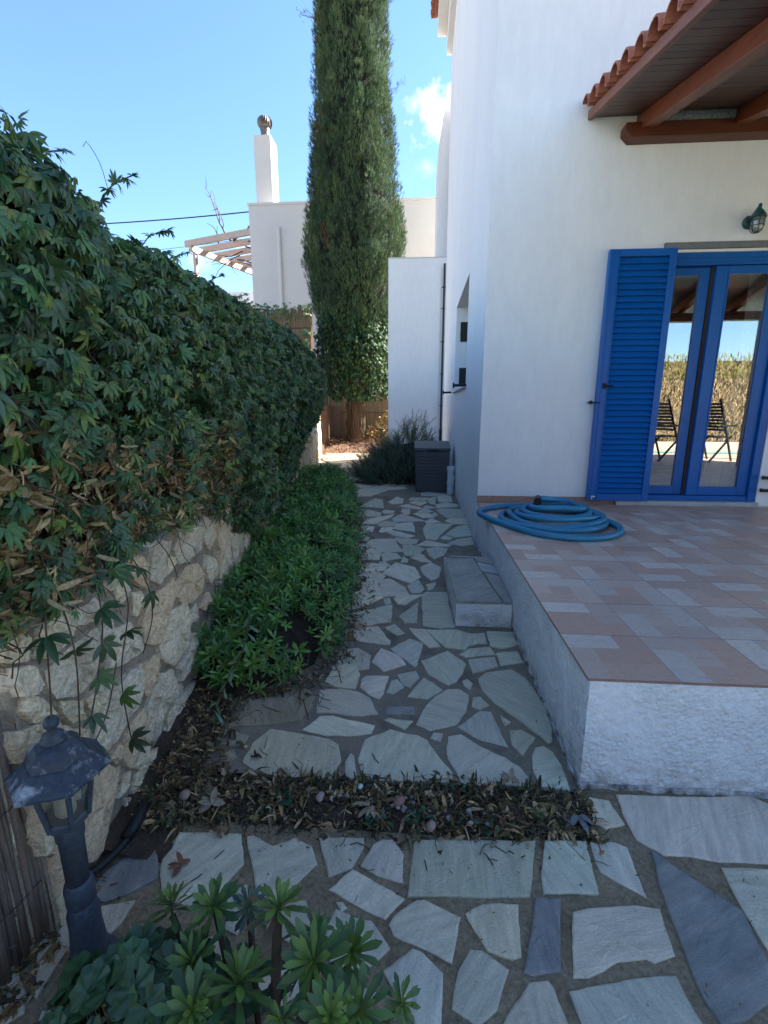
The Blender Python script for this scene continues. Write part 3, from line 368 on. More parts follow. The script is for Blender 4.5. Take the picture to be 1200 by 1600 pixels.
# raised soil beyond the end of the path, under the cypress
bk = MB(); nx, ny = 26, 18
vs = []
for j in range(ny + 1):
    for i in range(nx + 1):
        x = -8 + 9.5 * i / nx; y = 14.6 + 8.0 * j / ny
        z = -0.06 + 0.42 * min(1, max(0, (y - 14.8) / 2.2)) ** 1.3 + 0.05 * fbm((x * 1.5, y * 1.5, 3))
        vs.append((x, y, z))
bk.add(vs, [(j*(nx+1)+i, j*(nx+1)+i+1, (j+1)*(nx+1)+i+1, (j+1)*(nx+1)+i) for j in range(ny) for i in range(nx)])
M_BANK = mat('leaf_strewn_soil', (0.16, 0.085, 0.05), (0.07, 0.04, 0.025), 9, 0.95, 1.0, 30, fine=0.3, bdist=0.04)
setp(bk.build('soil_bank', M_BANK, smooth=True), kind='structure')

def path_left(y):
    t = [(1.5, -1.0), (2.0, -0.85), (2.35, -0.53), (3.0, -0.5), (4.0, -0.57), (5.3, -0.74), (7.5, -1.1), (10, -1.55), (12, -2.1), (13.6, -2.75), (16.5, -3.0)]
    for (a, xa), (b, xb) in zip(t, t[1:]):
        if y <= b: return xa + (xb - xa) * max(0, (y - a)) / (b - a)
    return t[-1][1]
def sheet(ys, left, right, z):
    m = MB(); vs = []
    for y in ys: vs += [(left(y), y, z), (right(y), y, z)]
    m.add(vs, [(2*i, 2*i+1, 2*i+3, 2*i+2) for i in range(len(ys) - 1)]); return m
ys = [1.535 + 0.25 * i for i in range(60)]
path = setp(sheet(ys, lambda y: path_left(y) - 0.12, lambda y: 0.66 if y < 4.8 else 0.64, 0.0).build('footpath', M_MORT_PATH), kind='structure')
patio = setp(sheet([-3.0, 0.4, 1.0, 1.312], lambda y: -1.12, lambda y: 6.0, 0.0).build('patio', M_MORT_PATIO), kind='structure')
pm = MB(); pm.add([(0.60, 1.312, -0.001), (6.0, 1.312, -0.001), (6.0, 1.56, -0.001), (0.60, 1.56, -0.001)], [(0, 1, 2, 3)])
setp(pm.build('patio_margin', M_MORT_PATIO), kind='structure')
KEYSCALE = 1.5
KEY = {'g': (0.375, 0.362, 0.255), 'b': (0.410, 0.380, 0.285), 's': (0.150, 0.148, 0.140), 'w': (0.520, 0.450, 0.315), 'p': (0.475, 0.405, 0.305), 'l': (0.425, 0.380, 0.265), 'd': (0.210, 0.172, 0.110)}
flat = lambda p, d: (p[0], p[1], d)
def area(poly): return 0.5 * abs(sum(poly[i][0] * poly[(i+1) % len(poly)][1] - poly[(i+1) % len(poly)][0] * poly[i][1] for i in range(len(poly))))
def lay(key, poly, parent, seed, thick, amp, step):
    rp = rough_poly(poly, amp, step, seed)
    o = slab_mesh(rp, flat, -0.012, thick, 0.006, seed, 0.0012).build('paving_stone', M_SLATE, parent)
    r = random.Random(seed); k = r.uniform(0.86, 1.12); c = KEY[key]
    k *= KEYSCALE; o.color = (c[0] * k * r.uniform(0.96, 1.05), c[1] * k, c[2] * k * r.uniform(0.95, 1.06), 1); return o
for i, (k, p) in enumerate(PATIO_STONES): lay(k, p, patio, 100 + i, 0.0055 + (i % 4) * 0.0008, 0.0035, 0.022)
for i, (k, p) in enumerate(PATH_STONES):
    y0 = min(q[1] for q in p); g_ = 1.0 if y0 < 2.3 else (1.09 if y0 < 3.2 else 1.16); cx_ = sum(q[0] for q in p) / len(p); cy_ = sum(q[1] for q in p) / len(p); p = [(cx_ + (q[0] - cx_) * g_, cy_ + (q[1] - cy_) * g_) for q in p]; lay(k, p, path, 300 + i, 0.006 + (i % 3) * 0.001, 0.005 + 0.002 * min(3, y0 - 1.5), 0.03 + 0.012 * (y0 - 1.5))
# stones outside what was measured: behind the lens and right of it, and far along the path
def crazy(x0, x1, y0, y1, cell, inside, seed):
    """jittered-grid crazy paving: each cell centre keeps the part of the plane nearest to it, less a joint"""
    r = random.Random(seed); pts = []
    nx = int((x1 - x0) / cell) + 1; ny = int((y1 - y0) / cell) + 1
    for j in range(ny):
        for i in range(nx): pts.append((x0 + (i + 0.5 + r.uniform(-0.38, 0.38)) * cell, y0 + (j + 0.5 + r.uniform(-0.38, 0.38)) * cell))
    out = []
    for c in pts:
        if not inside(*c): continue
        poly = [Vector((c[0] + cell * 1.4 * sx, c[1] + cell * 1.4 * sy)) for sx, sy in ((-1,-1),(1,-1),(1,1),(-1,1))]
        for q in pts:
            if q == c or abs(q[0]-c[0]) > cell * 2.4 or abs(q[1]-c[1]) > cell * 2.4: continue
            mdp = Vector(((q[0]+c[0])/2, (q[1]+c[1])/2)); n = (Vector(q) - Vector(c)).normalized(); mdp -= n * cell * 0.035
            new = []
            for a, b in zip(poly, poly[1:] + poly[:1]):
                da, db = (a - mdp).dot(n), (b - mdp).dot(n)
                if da <= 0: new.append(a)
                if (da < 0) != (db < 0): new.append(a.lerp(b, da / (da - db)))
            poly = new
        if len(poly) > 2: out.append([(p.x, p.y) for p in poly])
    return out
keys = 'bbglwgbwlp'
for i, p in enumerate(crazy(-2.9, 0.62, 7.85, 14.6, 0.44, lambda x, y: path_left(y) + 0.05 < x < 0.5 and (y > 8.15 or x < -0.35) and not (x > -0.2 and 7.7 < y < 8.9), 5)):
    p = [(min(q[0], 0.6), q[1]) for q in p]
    if area(p) > 0.01: lay(keys[i % 10], p, path, 700 + i, 0.008, 0.012, 0.09)
for i, p in enumerate(crazy(-1.1, 2.8, -0.6, 0.62, 0.38, lambda x, y: y < 0.46 or (x > 1.25 and y < 0.6), 9)):
    lay(keys[(i * 3) % 10], p, patio, 900 + i, 0.009, 0.004, 0.05)
for i, p in enumerate(crazy(1.45, 2.9, 0.7, 1.5, 0.4, lambda x, y: True, 19)):
    p = [(min(max(q[0], 1.36), 3), min(q[1], 1.5)) for q in p]
    if area(p) > 0.02: lay(keys[(i * 3) % 10], p, patio, 950 + i, 0.009, 0.004, 0.05)

# ------------------------------------------------------------------ terrace
TZ = 0.4536
terr = MB()
def wall_grid(m, p0, du, dv, nu, nv, nvec, amp, freq, seed):
    p0, du, dv, nvec = map(Vector, (p0, du, dv, nvec)); vs = []
    for j in range(nv + 1):
        for i in range(nu + 1):
            p = p0 + du * (i / nu) + dv * (j / nv)
            vs.append(p + nvec * (amp * (fbm((p.x * freq, p.y * freq, p.z * freq + seed), 3))))
    m.add(vs, [(j*(nu+1)+i, j*(nu+1)+i+1, (j+1)*(nu+1)+i+1, (j+1)*(nu+1)+i) for j in range(nv) for i in range(nu)])
ZT = TZ - 0.0105
wall_grid(terr, (0.630, 1.566, -0.03), (1.8, 0, 0), (0, 0, ZT + 0.03), 150, 42, (0, -1, 0), 0.0030, 44, 1)
wall_grid(terr, (0.630, 4.849, -0.03), (0, -3.283, 0), (0, 0, ZT + 0.03), 230, 36, (-1, 0, 0), 0.0032, 44, 2)
terr.add([(0.630, 1.566, ZT), (2.43, 1.566, ZT), (2.43, 4.849, ZT), (0.630, 4.849, ZT)], [(0, 1, 2, 3)])
terr.box(2.432, -0.9, -0.03, 9.0, 4.849, ZT)
terrace = setp(terr.build('terrace', M_ROUGH), kind='structure')
gs = MB(); gs.box(0.634, 1.570, ZT - 0.004, 9.0, 4.848, TZ - 0.0012); gs.box(2.44, -0.89, ZT - 0.004, 9.0, 1.569, TZ - 0.0012)
gs.build('grout_bed', M_GROUT, terrace)
PALE = (0.65, 0.525, 0.415); PINK = [(0.58, 0.38, 0.275), (0.55, 0.345, 0.24), (0.60, 0.425, 0.32), (0.56, 0.395, 0.30), (0.59, 0.36, 0.25)]
def tile(x0, y0, x1, y1, seed):
    """one ceramic tile printed with a pinwheel of five smaller oblongs"""
    r = random.Random(seed); g = 0.0016; s = 0.345
    a, b = s / 3, 2 * s / 3
    rects = [(0, 0, b, a), (b, 0, s, b), (a, b, s, s), (0, a, a, s), (a, a, b, b)]
    flip = r.random() < 0.5; rot = r.randrange(4); m = MB()
    pal = r.randrange(4)
    for k, (u0, v0, u1, v1) in enumerate(rects):
        if flip: u0, u1 = s - u1, s - u0
        c = PALE if k == pal or (k == (pal + 2) % 4 and r.random() < 0.22) else r.choice(PINK)
        f = r.uniform(0.9, 1.1); m.col = tuple(q * f for q in c)
        X0, X1 = max(x0 + u0, x0c + g), min(x0 + u1, x1 - g); Y0, Y1 = max(y0 + v0, y0 + g), min(y0 + v1, y1 - g)
        if X1 - X0 < 0.004 or Y1 - Y0 < 0.004: continue
        m.add([(X0, Y0, TZ), (X1, Y0, TZ), (X1, Y1, TZ), (X0, Y1, TZ)], [(0, 1, 2, 3)])
    m.col = (0.30, 0.17, 0.13); X0, X1, Y0, Y1 = max(x0, x0c) + g, x1 - g, y0 + g, y1 - g
    zb = ZT
    q = [(X0, Y0), (X1, Y0), (X1, Y1), (X0, Y1)]
    m.add([(*p, TZ) for p in q] + [(*p, zb) for p in q], [(i, (i+1) % 4, 4 + (i+1) % 4, 4 + i) for i in range(4)])
    return m.build('tile', M_TILE, terrace, attr=True)
nt = 0
for j in range(10):
    for i in range(22):
        x0 = 0.600 + 0.345 * i; y0 = 1.566 + 0.345 * j; y1 = min(y0 + 0.345, 4.845); x0c = max(x0, 0.622)
        if y1 - y0 < 0.03: continue
        tile(x0, y0, x0 + 0.345, y1, 50 + nt); nt += 1
x0c = -99
for j in range(7):
    for i in range(9): 
        tile(4.30 + 0.345 * i, -0.85 + 0.345 * j, 4.645 + 0.345 * i, -0.85 + 0.345 * (j + 1), 900 + j * 9 + i)
# broken foot of the render where it meets the paving
ft = MB(); n_ = 140
def foot(pa, pb, out, seed):
    pa, pb, out = Vector(pa), Vector(pb), Vector(out); vs = []
    for i in range(n_ + 1):
        p = pa.lerp(pb, i / n_); w = 0.010 + 0.010 * max(-0.6, fbm((p.x * 16, p.y * 16, seed), 3)); h = 0.016 + 0.012 * fbm((p.x * 11, p.y * 11, seed + 4), 3)
        vs += [p + out * 0.002 + Vector((0, 0, h)), p + out * w + Vector((0, 0, h * 0.75)), p + out * (w * 1.1) + Vector((0, 0, -0.01))]
    ft.add(vs, [(i*3+j, (i+1)*3+j, (i+1)*3+j+1, i*3+j+1) for i in range(n_) for j in (0, 1)])
foot((0.62, 1.566, 0), (2.43, 1.566, 0), (0, -1, 0), 1); foot((0.630, 1.56, 0), (0.630, 4.84, 0), (-1, 0, 0), 2)
M_FOOT = mat('chipped_plaster', (0.60, 0.58, 0.54), (0.07, 0.06, 0.045), 16, 0.95, 0.8, 60)
ft.build('plaster_foot', M_FOOT, terrace)
# the masonry step up to it
st = thing('step', (0.45, 3.35, 0), 'low white masonry step with a dark slate tread against the terrace side', 'step')
sm = MB()
wall_grid(sm, (0.262, 2.89, -0.02), (0.362, 0, 0), (0, 0, 0.182), 40, 20, (0, -1, 0), 0.003, 18, 3)
wall_grid(sm, (0.235, 3.86, -0.02), (0.027, -0.97, 0), (0, 0, 0.182), 60, 16, (-1, 0, 0), 0.004, 18, 4)
sm.add([(0.262, 2.89, 0.162), (0.624, 2.89, 0.162), (0.624, 3.86, 0.162), (0.235, 3.86, 0.162)], [(0, 1, 2, 3)])
sm.add([(0.235, 3.86, -0.02), (0.624, 3.86, -0.02), (0.624, 3.86, 0.162), (0.235, 3.86, 0.162)], [(0, 1, 2, 3)])
sm.build('riser', M_ROUGH, st)
for i, (p, c) in enumerate([([(0.264, 2.886), (0.556, 2.888), (0.50, 3.42), (0.47, 3.80), (0.240, 3.80), (0.25, 3.3)], (0.33, 0.315, 0.27)), ([(0.572, 2.888), (0.622, 2.89), (0.622, 3.38), (0.52, 3.44), (0.535, 3.2)], (0.34, 0.32, 0.275)), ([(0.50, 3.48), (0.622, 3.43), (0.622, 3.62), (0.49, 3.70)], (0.42, 0.43, 0.40)), ([(0.488, 3.73), (0.622, 3.65), (0.622, 3.855), (0.30, 3.855), (0.25, 3.83), (0.48, 3.82)], (0.34, 0.325, 0.28))]):
    o = slab_mesh(rough_poly(p, 0.002, 0.03, 40 + i), flat, 0.160, 0.180, 0.003, i, 0.002).build('tread_stone', M_SLATE, st); o.color = (*c, 1)
mo = MB(); mo.box(0.262, 2.90, 0.1605, 0.622, 3.852, 0.171); mo.build('tread_bed', M_MORT_PATH, st)
# ------------------------------------------------------------------ the house
house = thing('house', (0.62, 4.85, 0), 'white two storey house with blue louvred shutter and glazed terrace door', 'house')
FY = 4.85; HX = 0.62; YE = 12.8; ZE = 9.36
fw = MB()
DX0, DX1, DZ1 = 2.05, 3.37, 2.80
fw.box(HX, FY, -0.05, DX0, FY + 0.3, ZE); fw.box(DX0, FY, DZ1, DX1, FY + 0.3, ZE); fw.box(DX1, FY, -0.05, 13, FY + 0.3, ZE); fw.box(DX0, FY, -0.05, DX1, FY + 0.3, TZ - 0.02)
WY0, WY1, WZ0, WZ1 = 6.60, 8.70, 1.74, 3.12
y1 = FY + 0.3
fw.box(HX, y1, -0.05, HX + 0.34, WY0, ZE); fw.box(HX, WY0, WZ1, HX + 0.34, WY1, ZE); fw.box(HX, WY1, -0.05, HX + 0.34, YE, ZE); fw.box(HX, WY0, -0.05, HX + 0.34, WY1, WZ0)
fw.box(HX + 0.34, YE - 0.3, -0.05, 13, YE, ZE); fw.box(12.7, y1, -0.05, 13, YE - 0.3, ZE)
fw.build('wall', M_WALL, house)
ev = MB(); ev.box(0.50, FY - 0.12, ZE, 13.1, YE + 0.02, 9.72); ev.box(0.285, FY - 0.33, 9.72, 13.3, YE + 0.02, 10.05)
ev.build('eaves_cornice', M_WALL, house)
def barrel(m, p0, axis, across, up, r=0.075, length=0.3, th=0.014, n=9, lip=True):
    """one interlocking roof tile: a half-round roll with a small trough beside it, with real thickness"""
    prof = [(-r * 1.0 + 2 * r * i / n, 0) for i in range(0)]
    for i in range(n + 1):
        a = PI - PI * i / n; prof.append((r * math.cos(a), r * 1.05 * math.sin(a)))
    if lip: prof += [(r * 1.22, -0.012), (r * 1.5, -0.016), (r * 1.66, 0.004)]
    k = len(prof); vs = []
    for L in (0.0, length):
        for d in (0.0, th):
            for i, (a, z) in enumerate(prof):
                pa, pb = prof[max(i - 1, 0)], prof[min(i + 1, k - 1)]
                t = Vector((pb[0] - pa[0], pb[1] - pa[1])).normalized(); nn = Vector((-t.y, t.x)) * d
                vs.append(p0 + axis * L + across * (a + nn.x) + up * (z + nn.y))
    fs = []
    for i in range(k - 1):
        fs += [(i, i+1, 2*k+i+1, 2*k+i), (k+i, 3*k+i, 3*k+i+1, k+i+1), (i, k+i, k+i+1, i+1), (2*k+i, 2*k+i+1, 3*k+i+1, 3*k+i)]
    for a in (0, k - 1): fs.append((a, 2*k+a, 3*k+a, k+a))
    m.add(vs, fs)
for i in range(34):
    b = MB(); y = YE - 0.08 - i * 0.235
    barrel(b, Vector((0.14, y, 10.07)), Vector((1, 0, 0.28)).normalized(), Vector((0, -1, 0)), Vector((-0.27, 0, 1)).normalized(), r=0.085, length=0.5)
    b.build('roof_tile', M_TERRA, house, smooth=False)
rr = MB(); rr.add([(0.2, FY - 0.3, 10.06), (0.2, YE, 10.06), (6.6, YE, 11.6), (6.6, FY - 0.3, 11.6)], [(0, 1, 2, 3)]); rr.add([(13.3, FY - 0.3, 10.06), (13.3, YE, 10.06), (6.6, YE, 11.6), (6.6, FY - 0.3, 11.6)], [(3, 2, 1, 0)])
rr.build('roof', M_TERRA, house)
an = MB()
an.prism([(0.385, -0.05), (0.365, 7.6), (0.56, 8.9), (8.6, 8.9), (8.6, -0.05)], lambda p, d: (p[0], d, p[1]), YE + 0.255, 14.6)
an.build('rear_wing', M_WALL, house)
M_SKIRT = mat('skirting_clay', (0.40, 0.235, 0.165), (0.30, 0.17, 0.12), 9, 0.7, 0.15, 50, fine=0.2)
# skirting under the facade: terracotta pieces, and the sill of the door
for i in range(10):
    x0, x1 = HX - 0.004 + 0.165 * i, HX - 0.004 + 0.165 * (i + 1) - 0.003
    if x0 > DX0 + 0.02: break
    b = MB(); b.box(x0, FY - 0.010, TZ + 0.001, min(x1, 2.27), FY - 0.0005, TZ + 0.072); o = b.build('skirting_tile', M_SKIRT, house)
sl = MB(); sl.box(2.0, FY - 0.05, TZ + 0.0005, DX1, FY + 0.32, TZ + 0.045); sl.build('door_sill', M_MARBLE, house, bevel=0.004)
lb = MB(); lb.box(2.20, FY - 0.028, DZ1 + 0.022, 3.9, FY - 0.001, DZ1 + 0.075); lb.build('lintel_trim', mat('lintel_paint', (0.16, 0.165, 0.17), None, 3, 0.8), house)
# blue door: frame, two leaves with panes
dframe = MB()
fz0, fz1 = TZ + 0.046, DZ1
dframe.box(DX0, FY + 0.02, fz0, DX0 + 0.06, FY + 0.16, fz1); dframe.box(DX1 - 0.075, FY + 0.01, fz0, DX1, FY + 0.16, fz1)
dframe.box(DX0 + 0.06, FY + 0.015, fz1 - 0.105, DX1 - 0.075, FY + 0.16, fz1); dframe.box(DX0 + 0.06, FY + 0.02, fz0, DX1 - 0.075, FY + 0.16, fz0 + 0.05)
door = dframe.build('door_frame', M_BLUE, house, bevel=0.004)
sl = MB(); 
for z in (fz1 - 0.045, fz1 - 0.085): sl.box(DX0 + 0.06, FY + 0.008, z - 0.004, DX1 - 0.075, FY + 0.0148, z + 0.004)
sl.build('rail_moulding', M_BLUE, door)
def leafdoor(x0, x1, y, sw_l, sw_r):
    m = MB(); z0, z1 = fz0 + 0.053, fz1 - 0.108; d = 0.045
    m.box(x0, y, z0, x0 + sw_l, y + d, z1); m.box(x1 - sw_r, y, z0, x1, y + d, z1)
    m.box(x0 + sw_l, y, z1 - 0.06, x1 - sw_r, y + d, z1); m.box(x0 + sw_l, y, z0, x1 - sw_r, y + d, z0 + 0.075)
    lf = m.build('door_leaf', M_BLUE, house, bevel=0.005)
    b = MB(); q = 0.012; a0, a1, c0, c1 = x0 + sw_l, x1 - sw_r, z0 + 0.075, z1 - 0.06
    b.box(a0, y - 0.004, c0, a0 + q, y + 0.012, c1); b.box(a1 - q, y - 0.004, c0, a1, y + 0.012, c1); b.box(a0 + q, y - 0.004, c1 - q, a1 - q, y + 0.012, c1); b.box(a0 + q, y - 0.004, c0, a1 - q, y + 0.012, c0 + q)
    b.build('glazing_bead', M_BLUE, lf)
    g = MB(); g.box(a0 + 0.001, y + 0.016, c0 + 0.001, a1 - 0.001, y + 0.022, c1 - 0.001); g.build('pane', M_GLASS, lf)
    return lf
leafdoor(2.11, 2.685, FY + 0.085, 0.085, 0.075)
leafdoor(2.715, 3.29, FY + 0.04, 0.105, 0.085)
gk = MB(); gk.box(2.688, FY + 0.075, fz0 + 0.053, 2.713, FY + 0.11, fz1 - 0.108); gk.build('shaded_gap', mat('gap_shade', (0.05, 0.03, 0.025)), house)  # dark strip whose colour stands for shade in the gap between the leaves
# open louvred shutter flat against the wall
sx0, sx1, sz0, sz1, sy0, sy1 = 1.70, 2.29, 0.505, 2.815, FY - 0.085, FY - 0.035
sf = MB()
sf.box(sx0, sy0, sz0, sx0 + 0.085, sy1, sz1); sf.box(sx1 - 0.062, sy0, sz0, sx1, sy1, sz1); sf.box(sx0 + 0.085, sy0, sz1 - 0.062, sx1 - 0.062, sy1, sz1); sf.box(sx0 + 0.085, sy0, sz0, sx1 - 0.062, sy1, sz0 + 0.07)
shut = sf.build('shutter', M_BLUE, house, bevel=0.004); shut['label'] = 'open blue louvred shutter folded flat against the wall'
r1 = MB(); r1.box(sx0 + 0.03, sy0 - 0.006, sz0 + 0.01, sx0 + 0.038, sy0 - 0.0005, sz1 - 0.01); r1.box(sx0 + 0.083, sy0 - 0.008, sz0 + 0.01, sx0 + 0.089, sy0 - 0.0005, sz1 - 0.01); r1.build('stile_moulding', M_BLUE, shut)
nsl = 40; a0, a1 = sz0 + 0.074, sz1 - 0.066; pitch = (a1 - a0) / nsl
base_slat = None
for i in range(nsl):
    if base_slat is None:
        m = MB(); X0, X1 = sx0 + 0.086, sx1 - 0.063; z = a0
        m.add([(X0, sy0 + 0.008, z), (X1, sy0 + 0.008, z), (X1, sy0 + 0.002, z + 0.006), (X0, sy0 + 0.002, z + 0.006), (X0, sy0 + 0.010, z + 0.018), (X1, sy0 + 0.010, z + 0.018), (X1, sy0 + 0.034, z + pitch), (X0, sy0 + 0.034, z + pitch), (X0, sy0 + 0.045, z + pitch), (X1, sy0 + 0.045, z + pitch), (X1, sy0 + 0.045, z), (X0, sy0 + 0.045, z)],
              [(0, 1, 2, 3), (3, 2, 5, 4), (4, 5, 6, 7), (7, 6, 9, 8), (8, 9, 10, 11), (11, 10, 1, 0), (0, 3, 4, 7, 8, 11), (1, 10, 9, 6, 5, 2)])
        base_slat = m.build('slat', M_BLUE, shut)
    else:
        o = base_slat.copy(); COL.objects.link(o); o.parent = shut; o.location = (0, 0, pitch * i)
h = MB(); h.cbox((1.762, sy0 - 0.014, 1.62), (0.028, 0.022, 0.05)); h.tube([(1.762, sy0 - 0.03, 1.62), (1.83, sy0 - 0.03, 1.618)], 0.009, 8); h.build('shutter_latch', M_BLACK, shut)
h = MB(); h.tube([(1.655, FY, 1.467), (1.655, FY - 0.06, 1.467)], 0.008, 8); h.lathe((1.655, FY - 0.07, 1.450), [(0.002, 0), (0.017, 0.008), (0.02, 0.018), (0.015, 0.03), (0.003, 0.036)], 12); h.tube([(1.655, FY - 0.066, 1.467), (1.735, sy0 - 0.008, 1.466)], 0.007, 8); h.build('shutter_stay', M_BLACK, house)
h = MB(); h.cbox((1.752, sy0 - 0.006, 0.548), (0.04, 0.010, 0.012)); h.cbox((1.742, sy0 - 0.006, 0.532), (0.010, 0.010, 0.026)); h.build('hinge_catch', M_PVC, shut)
# black hold-backs on the return beside the door, with the edge of the second shutter
h = MB()
for z in (0.625, 0.75):
    h.tube([(3.40, FY, z), (3.40, FY - 0.07, z)], 0.012, 8); h.cbox((3.41, FY - 0.075, z), (0.13, 0.02, 0.03))
h.cbox((3.47, FY - 0.075, 0.69), (0.03, 0.018, 0.15)); h.build('shutter_hinge', M_BLACK, house)
# deep-set side window
wf = MB(); xa = HX + 0.28
wf.box(xa, WY0, WZ0, xa + 0.05, WY0 + 0.06, WZ1); wf.box(xa, WY1 - 0.06, WZ0, xa + 0.05, WY1, WZ1); wf.box(xa, WY0 + 0.06, WZ1 - 0.06, xa + 0.05, WY1 - 0.06, WZ1); wf.box(xa, WY0 + 0.06, WZ0, xa + 0.05, WY1 - 0.06, WZ0 + 0.06); wf.box(xa, 7.62, WZ0 + 0.06, xa + 0.05, 7.68, WZ1 - 0.06)
win = wf.build('side_window', M_BLUE, house)
g = MB(); g.box(xa + 0.02, WY0 + 0.06, WZ0 + 0.06, xa + 0.026, 7.62, WZ1 - 0.06); g.build('pane', M_GLASS, win)
g = MB(); g.box(xa + 0.02, 7.68, WZ0 + 0.06, xa + 0.026, WY1 - 0.06, WZ1 - 0.06); g.build('pane', M_GLASS, win)
for z0, z1 in ((2.56, 2.88), (1.84, 2.12)):
    g = MB(); g.box(HX + 0.075, WY1 - 0.025, z0, HX + 0.21, WY1 - 0.002, z1); vt = g.build('vent', M_BLACK, house)
    g = MB()
    for k in range(5): g.box(HX + 0.08, WY1 - 0.034, z0 + 0.03 + k * (z1 - z0 - 0.05) / 5, HX + 0.205, WY1 - 0.0255, z0 + 0.05 + k * (z1 - z0 - 0.05) / 5)
    g.build('vent_slat', M_BLACK, vt)
g = MB(); g.box(HX - 0.05, WY0 - 0.02, WZ0 - 0.055, HX + 0.30, WY1 + 0.05, WZ0 - 0.001); g.build('window_sill', M_WALL, house, bevel=0.006)
for yy in (6.5, 9.2):
    g = MB(); g.tube([(HX + 0.01, yy, 1.72), (HX - 0.17, yy, 1.715)], 0.018, 8); g.cbox((HX - 0.17, yy, 1.715), (0.02, 0.03, 0.07)); g.build('shutter_holdback', M_BLACK, house)
# dark room behind the door
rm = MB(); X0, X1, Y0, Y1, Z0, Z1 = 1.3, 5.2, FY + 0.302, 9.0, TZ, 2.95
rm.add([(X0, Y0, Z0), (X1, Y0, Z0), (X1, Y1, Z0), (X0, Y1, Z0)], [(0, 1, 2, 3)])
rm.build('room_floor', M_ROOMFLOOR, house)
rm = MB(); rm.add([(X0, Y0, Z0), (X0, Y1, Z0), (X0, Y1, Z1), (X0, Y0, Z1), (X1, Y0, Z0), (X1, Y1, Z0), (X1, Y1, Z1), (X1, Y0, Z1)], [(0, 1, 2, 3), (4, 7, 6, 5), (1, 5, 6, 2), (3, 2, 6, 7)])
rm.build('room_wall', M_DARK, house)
# grime line where the side wall meets the paving
gr = MB()
for i in range(40):
    ya = 1.62 + i * 0.075 
gr = None
curtain = thing('curtain', (3.12, 5.07, TZ + 0.05), 'pale curtain gathered behind the right pane of the blue terrace door', 'curtain')
cm = MB(); vs = []; nu, nv = 40, 24
for j in range(nv + 1):
    t = j / nv; z = TZ + 0.06 + t * 2.2
    w0 = 2.93 + 0.22 * min(1, max(0, (t - 0.05) / 0.5)) if t < 0.55 else 3.15 - 0.06 * (t - 0.55); w1 = 3.36
    for i in range(nu + 1):
        u = i / nu; vs.append((w0 + (w1 - w0) * u, 5.07 + 0.022 * math.sin(u * 26 + 1.5 * math.sin(t * 3)) * (0.4 + 0.6 * (1 - t)), z))
cm.add(vs, [(j*(nu+1)+i, j*(nu+1)+i+1, (j+1)*(nu+1)+i+1, (j+1)*(nu+1)+i) for j in range(nv) for i in range(nu)])
cm.build('cloth', M_CURT, curtain, smooth=True)
cm = MB(); cm.tube([(2.0, 5.08, 2.70), (3.36, 5.08, 2.70)], 0.012, 8); cm.build('curtain_rail', M_DARK, curtain)

# ------------------------------------------------------------------ veranda roof
SL = 0.247
rz = lambda y: 3.885 - SL * (FY - 0.02 - y)         # underside of the planks
vr = thing('veranda_roof', (1.72, FY, 3.7), 'tiled timber veranda roof of red beams and dark planks over the terrace door', 'roof')
VX0, VX1, VY0 = 1.43, 8.6, 1.15
wp = MB(); wp.prism([(1.72, 3.785), (1.72, 3.725), (1.78, 3.668), (VX1, 3.668), (VX1, 3.785)], lambda p, d: (p[0], d, p[1]), FY - 0.13, FY - 0.002); wp.build('wall_plate', M_WOODX, vr, bevel=0.006)
fb = MB(); zf = rz(1.5) - 0.245; fb.box(1.72, 1.42, zf - 0.03, VX1, 1.56, zf + 0.10); fb.build('front_beam', M_WOODX, vr, bevel=0.006)
for px in (5.40, 8.4):
    pb = MB(); pb.box(px, 1.425, TZ, px + 0.13, 1.555, zf - 0.031); pb.build('post', M_WOODX, vr, bevel=0.006)
def slope_box(m, x0, x1, y0, y1, d0, d1):
    vs = [(x0, y0, rz(y0) + d0), (x1, y0, rz(y0) + d0), (x1, y1, rz(y1) + d0), (x0, y1, rz(y1) + d0), (x0, y0, rz(y0) + d1), (x1, y0, rz(y0) + d1), (x1, y1, rz(y1) + d1), (x0, y1, rz(y1) + d1)]
    m.add(vs, [(0,3,2,1),(4,5,6,7),(0,1,5,4),(1,2,6,5),(2,3,7,6),(3,0,4,7)])
for k in range(9):
    m = MB(); x = 1.845 + 0.765 * k; slope_box(m, x, x + 0.105, VY0 + 0.12, FY - 0.003, -0.125, -0.0015); m.build('rafter', M_WOOD, vr, bevel=0.006)
npl = 38; pw = (FY - 0.004 - VY0) / npl
for k in range(npl):
    m = MB(); y0 = VY0 + pw * k; slope_box(m, VX0 + 0.045, VX1, y0 + 0.0025, y0 + pw - 0.0025, random.uniform(0, 0.0015), 0.022); o = m.build('plank', M_PLANK, vr)
    f = random.uniform(0.75, 1.2); o.color = (0.115 * f, 0.052 * f, 0.034 * f, 1)
m = MB(); slope_box(m, VX0, VX0 + 0.043, VY0, FY - 0.004, -0.018, 0.055); m.build('verge_board', mat('verge_board_paint', (0.26, 0.095, 0.055), (0.19, 0.07, 0.04), 3, 0.5, 0.2, 30, stretch=(12, 1.2, 12), fine=0.15), vr, bevel=0.004)
m = MB(); slope_box(m, VX0 + 0.05, VX1, VY0, FY - 0.004, 0.03, 0.05); m.build('roof_deck', M_TERRA, vr)
dn = Vector((0, -1, -SL)).normalized(); up = Vector((0, -SL, 1)).normalized()
